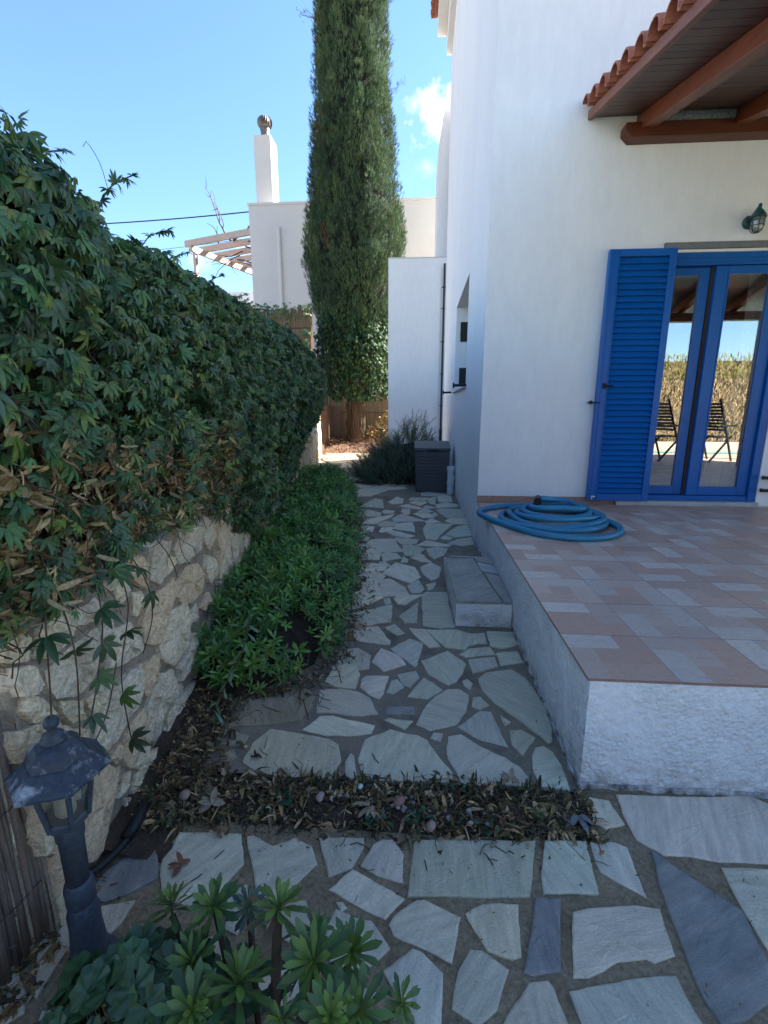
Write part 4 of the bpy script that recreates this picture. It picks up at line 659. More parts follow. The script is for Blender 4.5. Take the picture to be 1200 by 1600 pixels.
for k in range(22):
    y = FY - 0.055 - 0.215 * k
    if y < VY0: break
    m = MB(); tilt = random.uniform(-0.02, 0.02); rx = random.uniform(-0.006, 0.006)
    barrel(m, Vector((VX0 - 0.055 + rx, y, rz(y) + 0.062)), Vector((1, tilt, 0.05)).normalized(), dn, up, r=0.079, length=0.34, th=0.013, n=10)
    m.build('verge_tile', M_TERRA, vr)
for k in range(3):                                  # the tile courses behind the verge row
    m = MB()
    for i in range(21):
        y = FY - 0.055 - 0.215 * i
        if y < VY0: break
        barrel(m, Vector((VX0 + 0.30 + 0.31 * k, y, rz(y) + 0.078 + 0.012 * k)), Vector((1, 0, 0.03)).normalized(), dn, up, r=0.079, length=0.34, th=0.013, n=6)
    setp(m.build('roof_tile', M_TERRA, vr), kind='stuff')
m = MB(); nu, nv = 60, 10; vs = []
for j in range(nv + 1):
    for i in range(nu + 1):
        x = 1.96 + 0.64 * i / nu; vs.append((x, FY - 0.115 - 0.012 * math.sin(j / nv * PI) + 0.006 * fbm((x * 30, j * 1.3, 1)), 3.784 + 0.074 * j / nv))
m.add(vs, [(j*(nu+1)+i, j*(nu+1)+i+1, (j+1)*(nu+1)+i+1, (j+1)*(nu+1)+i) for j in range(nv) for i in range(nu)])
m.build('netting', M_NET, vr)

# ------------------------------------------------------------------ wall lamp by the door
def bulkhead(loc, label, metal, glassm):
    x, y, z = loc; t = thing('wall_lamp', loc, label, 'wall lamp')
    m = MB(); prof = [(0.004, 0), (0.052, 0.0), (0.056, 0.014), (0.045, 0.03), (0.02, 0.034)]
    vs = []; n = 20
    for r_, d in prof:
        for k in range(n): w = 2 * PI * k / n; vs.append((x - 0.005 + r_ * math.cos(w), y - d, z + 0.04 + r_ * math.sin(w)))
    m.add(vs, [(i*n+k, i*n+(k+1)%n, (i+1)*n+(k+1)%n, (i+1)*n+k) for i in range(len(prof)-1) for k in range(n)] + [tuple(range(len(prof)*n-n, len(prof)*n))])
    m.build('back_plate', metal, t, smooth=True)
    cx, cy = x + 0.012, y - 0.10
    m = MB(); m.tube([(x - 0.005, y - 0.02, z + 0.05), (x - 0.002, y - 0.06, z + 0.085), (cx, cy - 0.005, z + 0.13), (cx + 0.004, cy, z + 0.155)], [0.017, 0.016, 0.016, 0.013], 10); m.build('bracket', metal, t, smooth=True)
    m = MB(); m.lathe((cx, cy, z), [(0.012, 0.125), (0.022, 0.115), (0.045, 0.085), (0.062, 0.058), (0.064, 0.045), (0.055, 0.043), (0.05, 0.05)], 24); m.build('hood', metal, t, smooth=True)
    m = MB(); m.lathe((cx, cy, z), [(0.046, 0.05), (0.047, 0.02), (0.046, -0.02), (0.04, -0.045), (0.027, -0.062), (0.004, -0.068)], 24); m.build('glass_globe', glassm, t, smooth=True)
    m = MB()
    for k in range(6):
        w = PI * k / 3 + 0.25; ca, sa = math.cos(w), math.sin(w)
        m.tube([(cx + r_ * ca, cy + r_ * sa, z + zz) for r_, zz in [(0.052, 0.05), (0.053, 0.02), (0.052, -0.022), (0.044, -0.05), (0.03, -0.067), (0.003, -0.074)]], 0.0032, 6)
    for zz, r_ in ((0.022, 0.053), (-0.018, 0.0525)): m.tube([(cx + r_ * math.cos(2*PI*k/28), cy + r_ * math.sin(2*PI*k/28), z + zz) for k in range(29)], 0.0032, 6, False)
    m.build('wire_cage', metal, t, smooth=True); return t
bulkhead((2.905, FY, 2.985), 'green metal bulkhead lamp with wire cage on the wall above the blue door', M_GREENMETAL, glass('bulkhead_glass', (0.9, 0.9, 0.88), 0.05, 0.15, 0.8))

# ------------------------------------------------------------------ cross wall at the end of the house, downpipe, pipe stub
cw = thing('garden_wall', (-0.1, YE + 0.1, 0), 'tall narrow white wall standing out from the far end of the house side', 'wall')
m = MB(); m.box(-0.83, YE + 0.002, -0.05, HX, YE + 0.25, 5.10); m.build('wall_panel', M_WALL, cw)
m = MB(); m.box(-0.84, YE - 0.006, 5.101, HX - 0.003, YE + 0.26, 5.125); m.build('coping', M_GREYWALL, cw)
dp = thing('downpipe', (0.57, YE - 0.06, 0.3), 'thin black pipe running up the corner between the house and the tall white wall', 'pipe')
m = MB(); m.tube([(0.575, YE - 0.06, z) for z in (0.3, 1.2, 2.4, 3.6, 4.95)], 0.022, 8); m.tube([(0.575, YE - 0.06, 0.3), (0.575, YE - 0.06, 0.9)], 0.035, 8); m.build('pipe', M_BLACK, dp)
m = MB(); m.tube([(0.50, YE - 0.02, z) for z in (0.6, 2.0, 3.4, 4.9)], 0.008, 6); m.build('cable', M_PVC, dp)
for z in (1.5, 2.3, 3.1, 3.9, 4.4):
    m = MB(); m.box(0.52, YE - 0.035, z, 0.61, YE - 0.002, z + 0.018); m.build('clip', M_BLACK, dp)
pv = thing('pvc_pipe', (0.545, 7.85, 0), 'short white plastic drain pipe stub standing beside the dark chest', 'pipe')
m = MB(); m.lathe((0.545, 7.85, 0.0), [(0.056, 0), (0.056, 0.16), (0.064, 0.165), (0.064, 0.22), (0.056, 0.225), (0.056, 0.39), (0.066, 0.395), (0.066, 0.47), (0.058, 0.475), (0.05, 0.475), (0.05, 0.42)], 24, close=False); m.build('pipe_body', M_PVC, pv, smooth=False)
m = MB(); m.tube([(0.545, 7.85, 0.22), (0.60, 7.84, 0.31)], 0.04, 14); m.build('side_branch', M_PVC, pv)
# ------------------------------------------------------------------ storage chest
ch = thing('storage_chest', (0.235, 8.28, 0), 'dark grey plastic garden storage chest standing against the white side wall', 'storage chest')
m = MB(); cx0, cx1, cy0, cy1 = -0.06, 0.53, 8.0, 8.58
m.add([(cx0+.02, cy0+.02, 0.0), (cx1-.02, cy0+.02, 0.0), (cx1-.02, cy1-.02, 0.0), (cx0+.02, cy1-.02, 0.0), (cx0, cy0, 0.70), (cx1, cy0, 0.70), (cx1, cy1, 0.74), (cx0, cy1, 0.74)], [(0,3,2,1),(4,5,6,7),(0,1,5,4),(1,2,6,5),(2,3,7,6),(3,0,4,7)])
m.build('body', M_CHEST, ch, bevel=0.012)
for k in range(11):
    z = 0.04 + k * 0.058; m = MB(); m.box(cx0 + 0.035, cy0 - 0.012 + 0.02 * (1 - z / 0.7), z, cx1 - 0.035, cy0 + 0.03, z + 0.047); m.build('panel_slat', M_CHEST, ch, bevel=0.004)
m = MB(); m.add([(cx0-.012, cy0-.015, 0.705), (cx1+.012, cy0-.015, 0.705), (cx1+.012, cy1+.01, 0.745), (cx0-.012, cy1+.01, 0.745), (cx0-.012, cy0-.015, 0.765), (cx1+.012, cy0-.015, 0.765), (cx1+.012, cy1+.01, 0.85), (cx0-.012, cy1+.01, 0.85)], [(0,3,2,1),(4,5,6,7),(0,1,5,4),(1,2,6,5),(2,3,7,6),(3,0,4,7)])
m.build('lid', M_CHEST, ch, bevel=0.012)
m = MB(); m.box(0.15, cy0 - 0.03, 0.715, 0.34, cy0 - 0.0155, 0.742); m.build('handle', M_BLACK, ch, bevel=0.004)
# ------------------------------------------------------------------ pool hose
ho = thing('pool_hose', (1.2, 4.1, TZ), 'coil of blue corrugated pool hose lying on the terrace corner', 'hose')
pts = []; RH = 0.026
def hp(a, r, cx, cy, z): return Vector((cx + r * math.cos(a), cy + r * math.sin(a), z))
key = [(-0.2, 0.30, 1.14, 4.20, 1), (0, 0, 0, 0, 0)]
path_pts = []
# one long tail first: round the outside, out past the terrace edge on the left, then spiralling inwards and upwards
tail = [(1.10, 4.60), (0.93, 4.585), (0.76, 4.50), (0.62, 4.37), (0.56, 4.22), (0.60, 4.05), (0.69, 3.86), (0.80, 3.66), (0.93, 3.50), (1.08, 3.42), (1.22, 3.40), (1.38, 3.44), (1.50, 3.53), (1.59, 3.67), (1.615, 3.83), (1.59, 3.98), (1.53, 4.12)]
for q in tail: path_pts.append(Vector((q[0], q[1], TZ + RH)))
turns = 5.4; a0 = 0.62; N_ = int(turns * 22)
for i in range(1, N_ + 1):
    t = i / N_; a = a0 + 2 * PI * turns * t
    r = 0.445 - 0.065 * turns * t * 0.80 + 0.016 * math.sin(3 * a + t * 5) + 0.010 * math.sin(5.3 * a * 0.7 + 1)
    c = Vector((1.16, 3.98)).lerp(Vector((1.24, 4.14)), t)
    z = TZ + RH + (0.06 * min(1, max(0, (t - 0.22) * 1.8))) + 0.028 * (0.5 + 0.5 * math.sin(a * 1.5 + 1)) * min(1, t * 3) + 0.05 * max(0, t - 0.72) / 0.28
    path_pts.append(Vector((c.x + r * 1.04 * math.cos(a), c.y + r * math.sin(a), z)))
def smooth_path(P, step):
    out = []
    for i in range(len(P) - 1):
        p0, p1, p2, p3 = P[max(i-1, 0)], P[i], P[i+1], P[min(i+2, len(P)-1)]
        n = max(1, int((p2 - p1).length / step))
        for k in range(n):
            t = k / n; out.append(0.5 * ((2*p1) + (p2-p0)*t + (2*p0-5*p1+4*p2-p3)*t*t + (3*p1-p0-3*p2+p3)*t**3))
    return out + [P[-1]]
hp_ = smooth_path(path_pts, 0.0042)
m = MB(); e0, e1 = hp_[-1], hp_[-24]; m.tube([e0 + (e0 - e1) * 0.3, e1], 0.034, 14); m.build('hose_cuff', M_BLACK, ho)
m = MB(); m.tube(hp_, [RH if i % 2 else RH * 0.925 for i in range(len(hp_))], 10); m.build('hose_tube', M_HOSE, ho, smooth=True)
# ------------------------------------------------------------------ dry stone retaining wall
sw = thing('stone_wall', (-1.0, 1.3, 0), 'retaining wall of rough pale limestone blocks under the climbing vine hedge', 'wall')
wd = Vector((-0.155, 1, 0)).normalized(); wnv = Vector((wd.y, -wd.x, 0))      # along, outwards
def wfn(p, d): return Vector((XW(p[0]), p[0], p[1])) + wnv * d
m = MB(); ys_ = [0.93 + 0.09 * i for i in range(152)]; nz_ = 10; vs = []
HT = lambda y: 0.86 if y < 12.5 else 0.86 + min(1, (y - 12.5) / 0.02) * 1.0
for y in ys_:
    for j in range(nz_ + 1): z = -0.06 + (HT(y) + 0.05) * j / nz_; vs.append(wfn((y, z), -0.014 + 0.008 * fbm((y * 6, z * 6, 1))))
    for d in (-0.25, -0.6): vs.append(wfn((y, HT(y) + 0.02 + 0.04 * fbm((y * 3, d, 2))), d))
k = nz_ + 3
fs = [(i*k+j, (i+1)*k+j, (i+1)*k+j+1, i*k+j+1) for i in range(len(ys_)-1) for j in range(k-1)]
m.add(vs, fs); m.add([wfn((0.932, -0.06), -0.02), wfn((0.932, 0.86), -0.02), wfn((0.932, 0.86), -0.7), wfn((0.932, -0.06), -0.7)], [(0, 1, 2, 3)])
m.build('wall_core', M_WALLMORT, sw)
def wstone(poly, seed, dep, amp=0.006, step=0.035):
    r = random.Random(seed); rp = rough_poly(poly, amp * 1.3, step * 0.7, seed)
    o = slab_mesh(rp, wfn, -0.07, dep, 0.008, seed, 0.010).build('stone', M_WALLSTONE, sw)
    c = r.choice([(0.80, 0.66, 0.44), (0.76, 0.635, 0.44), (0.82, 0.68, 0.45), (0.72, 0.54, 0.34), (0.77, 0.66, 0.48)]); f = r.uniform(0.9, 1.08)
    o.color = (c[0] * f, c[1] * f, c[2] * f, 1)
for i, p in enumerate(WALL_STONES): wstone(p, 20 + i, 0.004 + 0.009 * random.random())
def wallcells(y0, y1, z0, z1, cell, seed):
    return crazy(y0, y1, z0, z1, cell, lambda a, b: True, seed)
for i, p in enumerate(wallcells(2.62, 9.0, 0.0, 0.86, 0.30, 3)):
    p = [(max(q[0], 2.60), min(max(q[1], -0.05), 0.87)) for q in p]
    if area(p) > 0.01: wstone(p, 200 + i, 0.01 + 0.025 * random.random(), 0.012, 0.06)
for i, p in enumerate(wallcells(9.0, 12.5, 0.0, 0.86, 0.36, 4)):
    p = [(q[0], min(max(q[1], -0.05), 0.87)) for q in p]
    if area(p) > 0.01: wstone(p, 400 + i, 0.01 + 0.03 * random.random(), 0.015, 0.08)
for i, p in enumerate(wallcells(12.5, 14.5, 0.0, 1.86, 0.40, 6)):
    p = [(min(q[0], 14.5), min(max(q[1], -0.05), 1.87)) for q in p]
    if area(p) > 0.01: wstone(p, 500 + i, 0.01 + 0.03 * random.random(), 0.015, 0.08)
for i, p in enumerate(wallcells(0.94, 2.6, 0.03, 0.84, 0.10, 8)):        # small pinning stones seen only where the big ones leave room
    p = [(max(q[0], 0.945), min(max(q[1], 0.0), 0.86)) for q in p]
    cy = sum(q[0] for q in p) / len(p); cz = sum(q[1] for q in p) / len(p)
    def inside(pt, poly):
        c = False
        for a, b in zip(poly, poly[1:] + poly[:1]):
            if (a[1] > pt[1]) != (b[1] > pt[1]) and pt[0] < (b[0]-a[0]) * (pt[1]-a[1]) / (b[1]-a[1]) + a[0]: c = not c
        return c
    if not any(inside(q, w) for w in WALL_STONES for q in p + [(cy, cz)]) and area(p) > 0.003:
        wstone(p, 600 + i, -0.004, 0.004, 0.03)
ws = thing('white_stone', (-1.15, 1.22, 0.86), 'smooth white oval stone lying on top of the rough stone wall', 'stone')
m = MB(); vs = []; 
for j in range(9):
    a = PI * j / 8
    for i in range(16):
        b = 2 * PI * i / 16; vs.append((-1.075 + 0.033 * math.sin(a) * math.cos(b), 1.205 + 0.062 * math.sin(a) * math.sin(b), 0.905 + 0.02 * math.cos(a)))
m.add(vs, [(j*16+i, j*16+(i+1)%16, (j+1)*16+(i+1)%16, (j+1)*16+i) for j in range(8) for i in range(16)])
m.build('stone_body', M_PVC, ws, smooth=True)

# ------------------------------------------------------------------ reed screen at the near end of the wall
rs = thing('reed_screen', (-1.05, 0.7, 0), 'weathered brown reed screen beside the old garden lamp', 'screen')
for i in range(44):
    y = 0.925 - 0.0130 * i; x = -0.985 - 0.009 * (i % 2) + random.uniform(-0.005, 0.005) - (0.925 - y) * 0.16; rad = random.uniform(0.0075, 0.0115)
    m = MB(); zt_ = 0.66 + random.uniform(-0.06, 0.05); pts = [(x + random.uniform(-.003, .003), y + random.uniform(-.004, .004), z) for z in (0.0 + random.uniform(0, 0.03), 0.2, 0.4, zt_)]
    m.tube(pts, [rad, rad * 1.02, rad, rad * 0.9], 8)
    for z in (0.13 + random.uniform(-.05, .05), 0.33 + random.uniform(-.05, .05), 0.5): m.tube([(pts[0][0], pts[0][1], z - 0.003), (pts[0][0], pts[0][1], z + 0.003)], rad * 1.14, 8)
    o = m.build('cane', M_CANE, rs, smooth=True); f = random.uniform(0.75, 1.2)
    o.color = ((0.40, 0.25, 0.12, 1) if random.random() < 0.1 else (0.27 * f, 0.21 * f, 0.165 * f, 1))
m = MB()
for z in (0.19, 0.45): m.tube([(-0.972 - (0.0130 * i) * 0.16, 0.925 - 0.0130 * i, z + 0.002 * math.sin(i)) for i in range(45)], 0.0013, 4)
m.build('binding_wire', M_BLACK, rs)

# ------------------------------------------------------------------ climbing vine hedge on the wall
def interp(t, y):
    for (a, va), (b, vb) in zip(t, t[1:]):
        if y <= b: return va + (vb - va) * max(0, (y - a)) / (b - a)
    return t[-1][1]
ZTOP = [(0.3, 1.96), (1.2, 2.05), (1.9, 2.06), (2.6, 2.10), (3.9, 2.19), (6.3, 2.42), (8, 2.50), (10, 2.42), (11.0, 2.1), (11.6, 1.5)]
ZBOT = [(0.3, 0.86), (1.0, 0.90), (1.5, 0.92), (2.3, 0.92), (2.7, 0.74), (3.5, 0.45), (5.5, 0.48), (7.0, 0.80), (8.3, 1.06), (11.6, 1.2)]
BULGE = [(0.3, 0.08), (2, 0.10), (4, 0.16), (6, 0.24), (8, 0.34), (10, 0.36), (11, 0.22), (11.6, 0.0)]
PROF = [(0.03, 0.0, 0.0), (0.6, 0.12, 1), (1.0, 0.42, 1), (0.95, 0.68, 1), (0.45, 0.92, 1), (-0.10, 1.0, 0), (-0.38, 0.985, 0), (-0.55, 0.75, 0)]
def hedge_pt(y, t):
    y = max(0.3, min(11.6, y)); zt, zb, B = interp(ZTOP, y), interp(ZBOT, y), interp(BULGE, y)
    s = t * (len(PROF) - 1); i = min(int(s), len(PROF) - 2); f = s - i
    def q(k): o, z, isb = PROF[k]; return (o * B if isb else o, zb + (zt - zb) * z)
    (oa, za), (ob, zb_) = q(i), q(i + 1); off = oa + (ob - oa) * f; z = za + (zb_ - za) * f
    p = Vector((XW(y), y, z)) + wnv * off
    return p
def hedge_frame(y, t):
    p = hedge_pt(y, t); a = hedge_pt(y, min(1, t + 0.02)) - hedge_pt(y, max(0, t - 0.02)); n = Vector((0, 1, 0)).cross(a)
    n = n.normalized() if n.length > 1e-6 else wnv.copy()
    if n.dot(wnv) < 0 and t < 0.6: n = -n
    if t >= 0.6 and n.z < 0: n = -n
    lump = fbm((p.x * 2.6, p.y * 2.6, p.z * 2.6), 4)
    return p + n * (0.10 * lump * min(1, 0.6 + y * 0.1)), n, lump
hedge = thing('vine_hedge', (-1.3, 4.0, 0.88), 'dense climbing vine hedge with hand shaped leaves hanging over the stone wall', 'hedge')
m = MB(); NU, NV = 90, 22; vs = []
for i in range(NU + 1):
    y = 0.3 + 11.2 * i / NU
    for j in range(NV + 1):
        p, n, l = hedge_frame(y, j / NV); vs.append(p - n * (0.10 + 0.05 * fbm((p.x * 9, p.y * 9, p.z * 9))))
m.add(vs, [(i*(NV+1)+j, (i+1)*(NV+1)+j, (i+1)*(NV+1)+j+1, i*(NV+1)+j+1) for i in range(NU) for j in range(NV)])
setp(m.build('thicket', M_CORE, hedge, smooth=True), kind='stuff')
GREENS = [(0.054, 0.139, 0.049), (0.041, 0.113, 0.043), (0.075, 0.168, 0.052), (0.066, 0.130, 0.059), (0.137, 0.200, 0.040), (0.049, 0.103, 0.049), (0.100, 0.165, 0.045), (0.070, 0.120, 0.050)]
def leafcol(n, pal, jit=0.25):
    c = np.array(pal)[RNG.integers(0, len(pal), n)]; return c * (1 + RNG.uniform(-jit, jit, (n, 1))) * (1 + RNG.uniform(-0.08, 0.08, (n, 3)))
PALM_HI = [palmate(5, 0.066, 0.0175, 1.25, 4, s) for s in (1, 2)] + [palmate(7, 0.062, 0.0155, 1.5, 4, 3), palmate(5, 0.074, 0.019, 1.1, 4, 4)]
PALM_LO = [palmate(5, 0.075, 0.024, 1.3, 2, s) for s in (5, 6, 7)]
pts, nrms, lps = [], [], []
def sample_hedge(N, ya, yb, pw):
    P, Nn, Y, T = [], [], [], []
    for _ in range(N):
        y = ya + (yb - ya) * random.random() ** pw; t = random.random() * 0.98; p, n, l = hedge_frame(y, t)
        if l < -0.25 and random.random() < 0.5: continue
        zrel = p.z; brown = y < 2.7 and zrel < 1.24 + 0.24 * fbm((p.y * 2.2, p.z * 2.2, 7))
        if brown and random.random() < 0.50: continue
        P.append(p + n * random.uniform(-0.07, 0.045)); Nn.append(n); Y.append(y); T.append(t)
    return np.array(P), np.array(Nn), np.array(Y), np.array(T)
def orient(Nn, droop=1.0, rnd=0.6):
    n = len(Nn); f = np.array([0, 0, -1.0]) * droop + RNG.normal(0, rnd, (n, 3)) + Nn * 0.35
    return frames(f, nrm(Nn + RNG.normal(0, 0.42, (n, 3)) + np.array([0, 0, 0.45])))
P, Nn, Y, T = sample_hedge(17500, 0.35, 4.2, 0.85); S = 0.36 + 0.55 * RNG.random(len(P)) ** 1.2
# the leaves that show largest are parts of their own
d2 = np.linalg.norm(P - np.array([0, 0, 1.4]), axis=1) / S
front = np.where((T < 0.75) & (Y > 0.55))[0]; big = front[np.argsort(d2[front])[:230]]
rest = np.setdiff1d(np.arange(len(P)), big)
R = orient(Nn); Cc = leafcol(len(P), GREENS)
hi_meshes = []
def shape_mesh(name, V, F, material, col=None):
    me = bpy.data.meshes.new(name); me.from_pydata(V.tolist(), [], F.tolist()); me.polygons.foreach_set('use_smooth', [True] * len(F)); me.materials.append(material); me.update(); return me
M_VINEOBJ = mat('vine_leaf_single', (1, 1, 1), None, 6, 0.42, 0.15, 60, src='obj', fine=0.12, spec=0.45, translucent=0.18)
M_DRYOBJ = mat('dry_leaf_single', (1, 1, 1), None, 12, 0.85, 0.2, 60, src='obj', fine=0.25, translucent=0.2)
hi_meshes = [shape_mesh('vine_leaf', V, F, M_VINEOBJ) for V, F in PALM_HI]
def place(me, name, parent, pos, Rm, s, col):
    o = link(name, me, parent); M4 = Matrix([[*(Rm[r] * s), pos[r]] for r in range(3)] + [[0, 0, 0, 1]])
    o.matrix_basis = Matrix.Translation(-root_loc(parent)) @ M4; o.color = (*col, 1); return o
for i in big: place(random.choice(hi_meshes), 'leaf', hedge, P[i], R[i], float(S[i]), Cc[i])
V, F, C = scatter(PALM_HI, P[rest], R[rest], S[rest], Cc[rest])
setp(np_mesh('foliage', V, F, M_VINE, C, hedge), kind='stuff')
P, Nn, Y, T = sample_hedge(10500, 4.2, 11.5, 0.9); S = RNG.uniform(0.65, 1.15, len(P))
V, F, C = scatter(PALM_LO, P, orient(Nn), S, leafcol(len(P), GREENS + [(0.045, 0.10, 0.030)]))
setp(np_mesh('foliage', V, F, M_VINE, C, hedge), kind='stuff')
# dry leaves and bare strands in the lower near part
DRYCOL = [(0.46, 0.31, 0.145), (0.36, 0.235, 0.105), (0.56, 0.42, 0.22), (0.25, 0.155, 0.075), (0.43, 0.32, 0.165)]
DRY = [merge_shapes([(rotz(rotx(*[leaf(0.05, 0.022, 4, 1.4, 1.2)[0], random.uniform(-.5, .5)]), a), leaf(0.05, 0.022, 4, 1.4, 1.2)[1]) for a in (-0.9, -0.1, 0.8)]), leaf(0.055, 0.020, 5, 1.5, 1.3), leaf(0.05, 0.024, 5, -1.3, 1.2, 'oval')]
def brown_pts(N, far=False):
    Pp, Np = [], []
    while len(Pp) < N:
        y = random.uniform(0.4, 2.9); t = random.random() * 0.45; p, n, l = hedge_frame(y, t)
        if p.z < 1.30 + 0.25 * fbm((p.y * 2.2, p.z * 2.2, 7)): Pp.append(p + n * random.uniform(-0.09, 0.02)); Np.append(n)
    return np.array(Pp), np.array(Np)
P, Nn = brown_pts(4200); V, F, C = scatter(DRY, P, orient(Nn, 0.7, 0.9), RNG.uniform(0.3, 0.75, len(P)), leafcol(len(P), DRYCOL))
setp(np_mesh('dry_leaves', V, F, M_DRY, C, hedge), kind='stuff')
P, Nn = brown_pts(40); dm = [shape_mesh('dry_leaf', V, F, M_DRYOBJ) for V, F in DRY]; R = orient(Nn, 0.7, 0.9)
for i in range(40): place(dm[i % 3], 'dry_leaf', hedge, P[i] + Nn[i] * 0.03, R[i], random.uniform(0.6, 0.95), random.choice(DRYCOL))
P, Nn, Y, T = sample_hedge(160, 1.0, 9, 1.0); V, F, C = scatter(DRY, P + Nn * 0.02, orient(Nn, 0.9, 0.7), RNG.uniform(0.5, 0.85, len(P)), leafcol(len(P), [(0.25, 0.17, 0.08), (0.28, 0.24, 0.06)]))
setp(np_mesh('dry_leaves', V, F, M_DRY, C, hedge), kind='stuff')
m = MB()
for k in range(620):
    y = random.uniform(0.45, 3.4); p, n, l = hedge_frame(y, random.uniform(0.02, 0.42)); p = p - n * random.uniform(0.0, 0.07); d = Vector((random.gauss(0, 0.5), random.gauss(0, 0.8), random.gauss(-0.2, 0.8))).normalized(); pp = [p.copy()]
    for s_ in range(6):
        d = (d + Vector((random.gauss(0, .35), random.gauss(0, .35), random.gauss(-0.08, .35)))).normalized(); p = p + d * random.uniform(0.02, 0.05); pp.append(p.copy())
    m.tube(pp, random.uniform(0.0009, 0.0022), 3, False)
setp(m.build('twigs', M_TWIG, hedge), kind='stuff')
# strands hanging over the wall face, each with its own leaves
stems = [[(1.05, 0.95, 0.05), (1.02, 0.80, 0.09), (0.98, 0.62, 0.10), (0.97, 0.50, 0.09)], [(1.25, 0.98, 0.03), (1.20, 0.80, 0.07), (1.12, 0.66, 0.08), (1.02, 0.58, 0.10)], [(1.45, 0.92, 0.05), (1.47, 0.80, 0.09), (1.50, 0.66, 0.08), (1.44, 0.55, 0.06)], [(1.60, 0.98, 0.05), (1.66, 0.84, 0.10), (1.72, 0.73, 0.10)], [(1.35, 0.95, 0.04), (1.36, 0.78, 0.07), (1.30, 0.55, 0.05), (1.33, 0.28, 0.04)], [(0.92, 0.95, 0.10), (0.86, 0.75, 0.12), (0.83, 0.60, 0.12)], [(1.30, 0.6, 0.04), (1.20, 0.5, 0.05), (1.08, 0.46, 0.06)]]
stem_m = MB(); spots = []
for st_ in stems:
    pp = [wfn((y, z), d) for y, z, d in st_]; pp = smooth_path(pp, 0.03); stem_m.tube(pp, 0.0021, 5)
    for q in pp[2::3]: spots.append(q)
stem_m.build('stem', M_TWIG, hedge)
for q in spots:
    if (q - Vector((-0.822, 0.875, 0.62))).length < 0.17: continue
    if random.random() < 0.42: continue
    f = Vector((0.55, -0.35, -0.55)) + Vector((random.gauss(0, .35), random.gauss(0, .45), random.gauss(0, .35))); n = Vector((0.6, -0.4, 0.75)) + Vector((random.gauss(0, .25),) * 3)
    R1 = frames(np.array([f]), nrm(np.array([n])))[0]
    place(random.choice(hi_meshes), 'leaf', hedge, np.array(q), R1, random.uniform(0.85, 1.2), leafcol(1, [(0.055, 0.085, 0.034), (0.045, 0.10, 0.035), (0.085, 0.16, 0.035)])[0])
# sprigs standing up from the ridge
for (y, dx, hgt) in ((1.78, 0.05, 0.19), (1.45, -0.02, 0.12), (2.55, 0.0, 0.13), (3.1, 0.03, 0.12), (5.6, 0.02, 0.18), (3.7, 0.05, 0.1), (7.0, 0.0, 0.2), (2.15, 0.04, 0.12)):
    sp = MB(); b = hedge_pt(y, 0.70); tip = b + Vector((dx + 0.05, 0.10, hgt)); mid = b + Vector((dx, 0.02, hgt * 0.6)); pp = smooth_path([b, mid, tip], 0.04); sp.tube(pp, 0.0025, 5)
    for q in pp[2:]:
        for _ in range(2):
            f = np.array([[random.gauss(0.2, .6), random.gauss(0, .6), random.gauss(0.1, .4)]]); R1 = frames(f, nrm(np.array([[random.gauss(0, .4), random.gauss(-.5, .4), 0.8]])))[0]
            place(random.choice(hi_meshes), 'leaf', hedge, np.array(q), R1, random.uniform(0.4, 0.7), leafcol(1, GREENS)[0])
    if hgt > 0.185: sp.tube(smooth_path([mid, mid + Vector((0, -0.03, 0.07)), mid + Vector((-0.02, -0.06, 0.12)), mid + Vector((-0.04, -0.05, 0.11))], 0.02), 0.0012, 4)
    sp.build('sprig_stem', M_TWIG, hedge)

# ------------------------------------------------------------------ leafy shrub border along the foot of the wall
shrub = thing('border_shrub', (-1.0, 4.0, 0), 'low bright green leafy shrub bed between the stone wall and the path', 'shrub')
def bed(u, y):
    xl = XW(y) + 0.02; xr = path_left(y) + 0.01 if y > 2.3 else path_left(2.3) + 0.0 - (2.3 - y) * 0.7
    x = xl + (xr - xl) * u
    ez = min(1, (1 - u) * 3.0) ** 0.5 * min(1, max(0, (y - 1.98) * 2.2)) ** 0.5 * min(1, max(0.0, (9.0 - y)) * 1.2) ** 0.5
    return x, (0.12 + 0.25 * ez) * (1 + 0.34 * fbm((x * 3.4, y * 3.4, 5)))
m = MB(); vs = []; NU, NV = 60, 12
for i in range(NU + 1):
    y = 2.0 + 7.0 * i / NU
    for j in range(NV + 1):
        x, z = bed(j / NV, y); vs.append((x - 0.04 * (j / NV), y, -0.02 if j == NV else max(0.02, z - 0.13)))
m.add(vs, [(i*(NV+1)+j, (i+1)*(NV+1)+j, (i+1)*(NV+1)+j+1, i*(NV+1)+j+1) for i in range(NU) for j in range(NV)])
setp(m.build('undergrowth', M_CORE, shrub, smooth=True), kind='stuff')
def sprig(seed, n=9, L=0.05):
    r = random.Random(seed); out = []
    for i in range(n):
        t = i / n; a = i * 2.4 + r.uniform(-.3, .3); V, F = leaf(L * r.uniform(0.8, 1.15), L * 0.42, 3, 0.25, 0.25, 'spoon')
        V = rotx(V, 1.25 - 0.95 * (1 - t) - 0.1); V = rotz(V, a); V = V + np.array([0, 0, 0.045 * t - 0.02]); out.append((V, F))
    return merge_shapes(out)
SPR = [sprig(s) for s in (1, 2, 3, 4)]
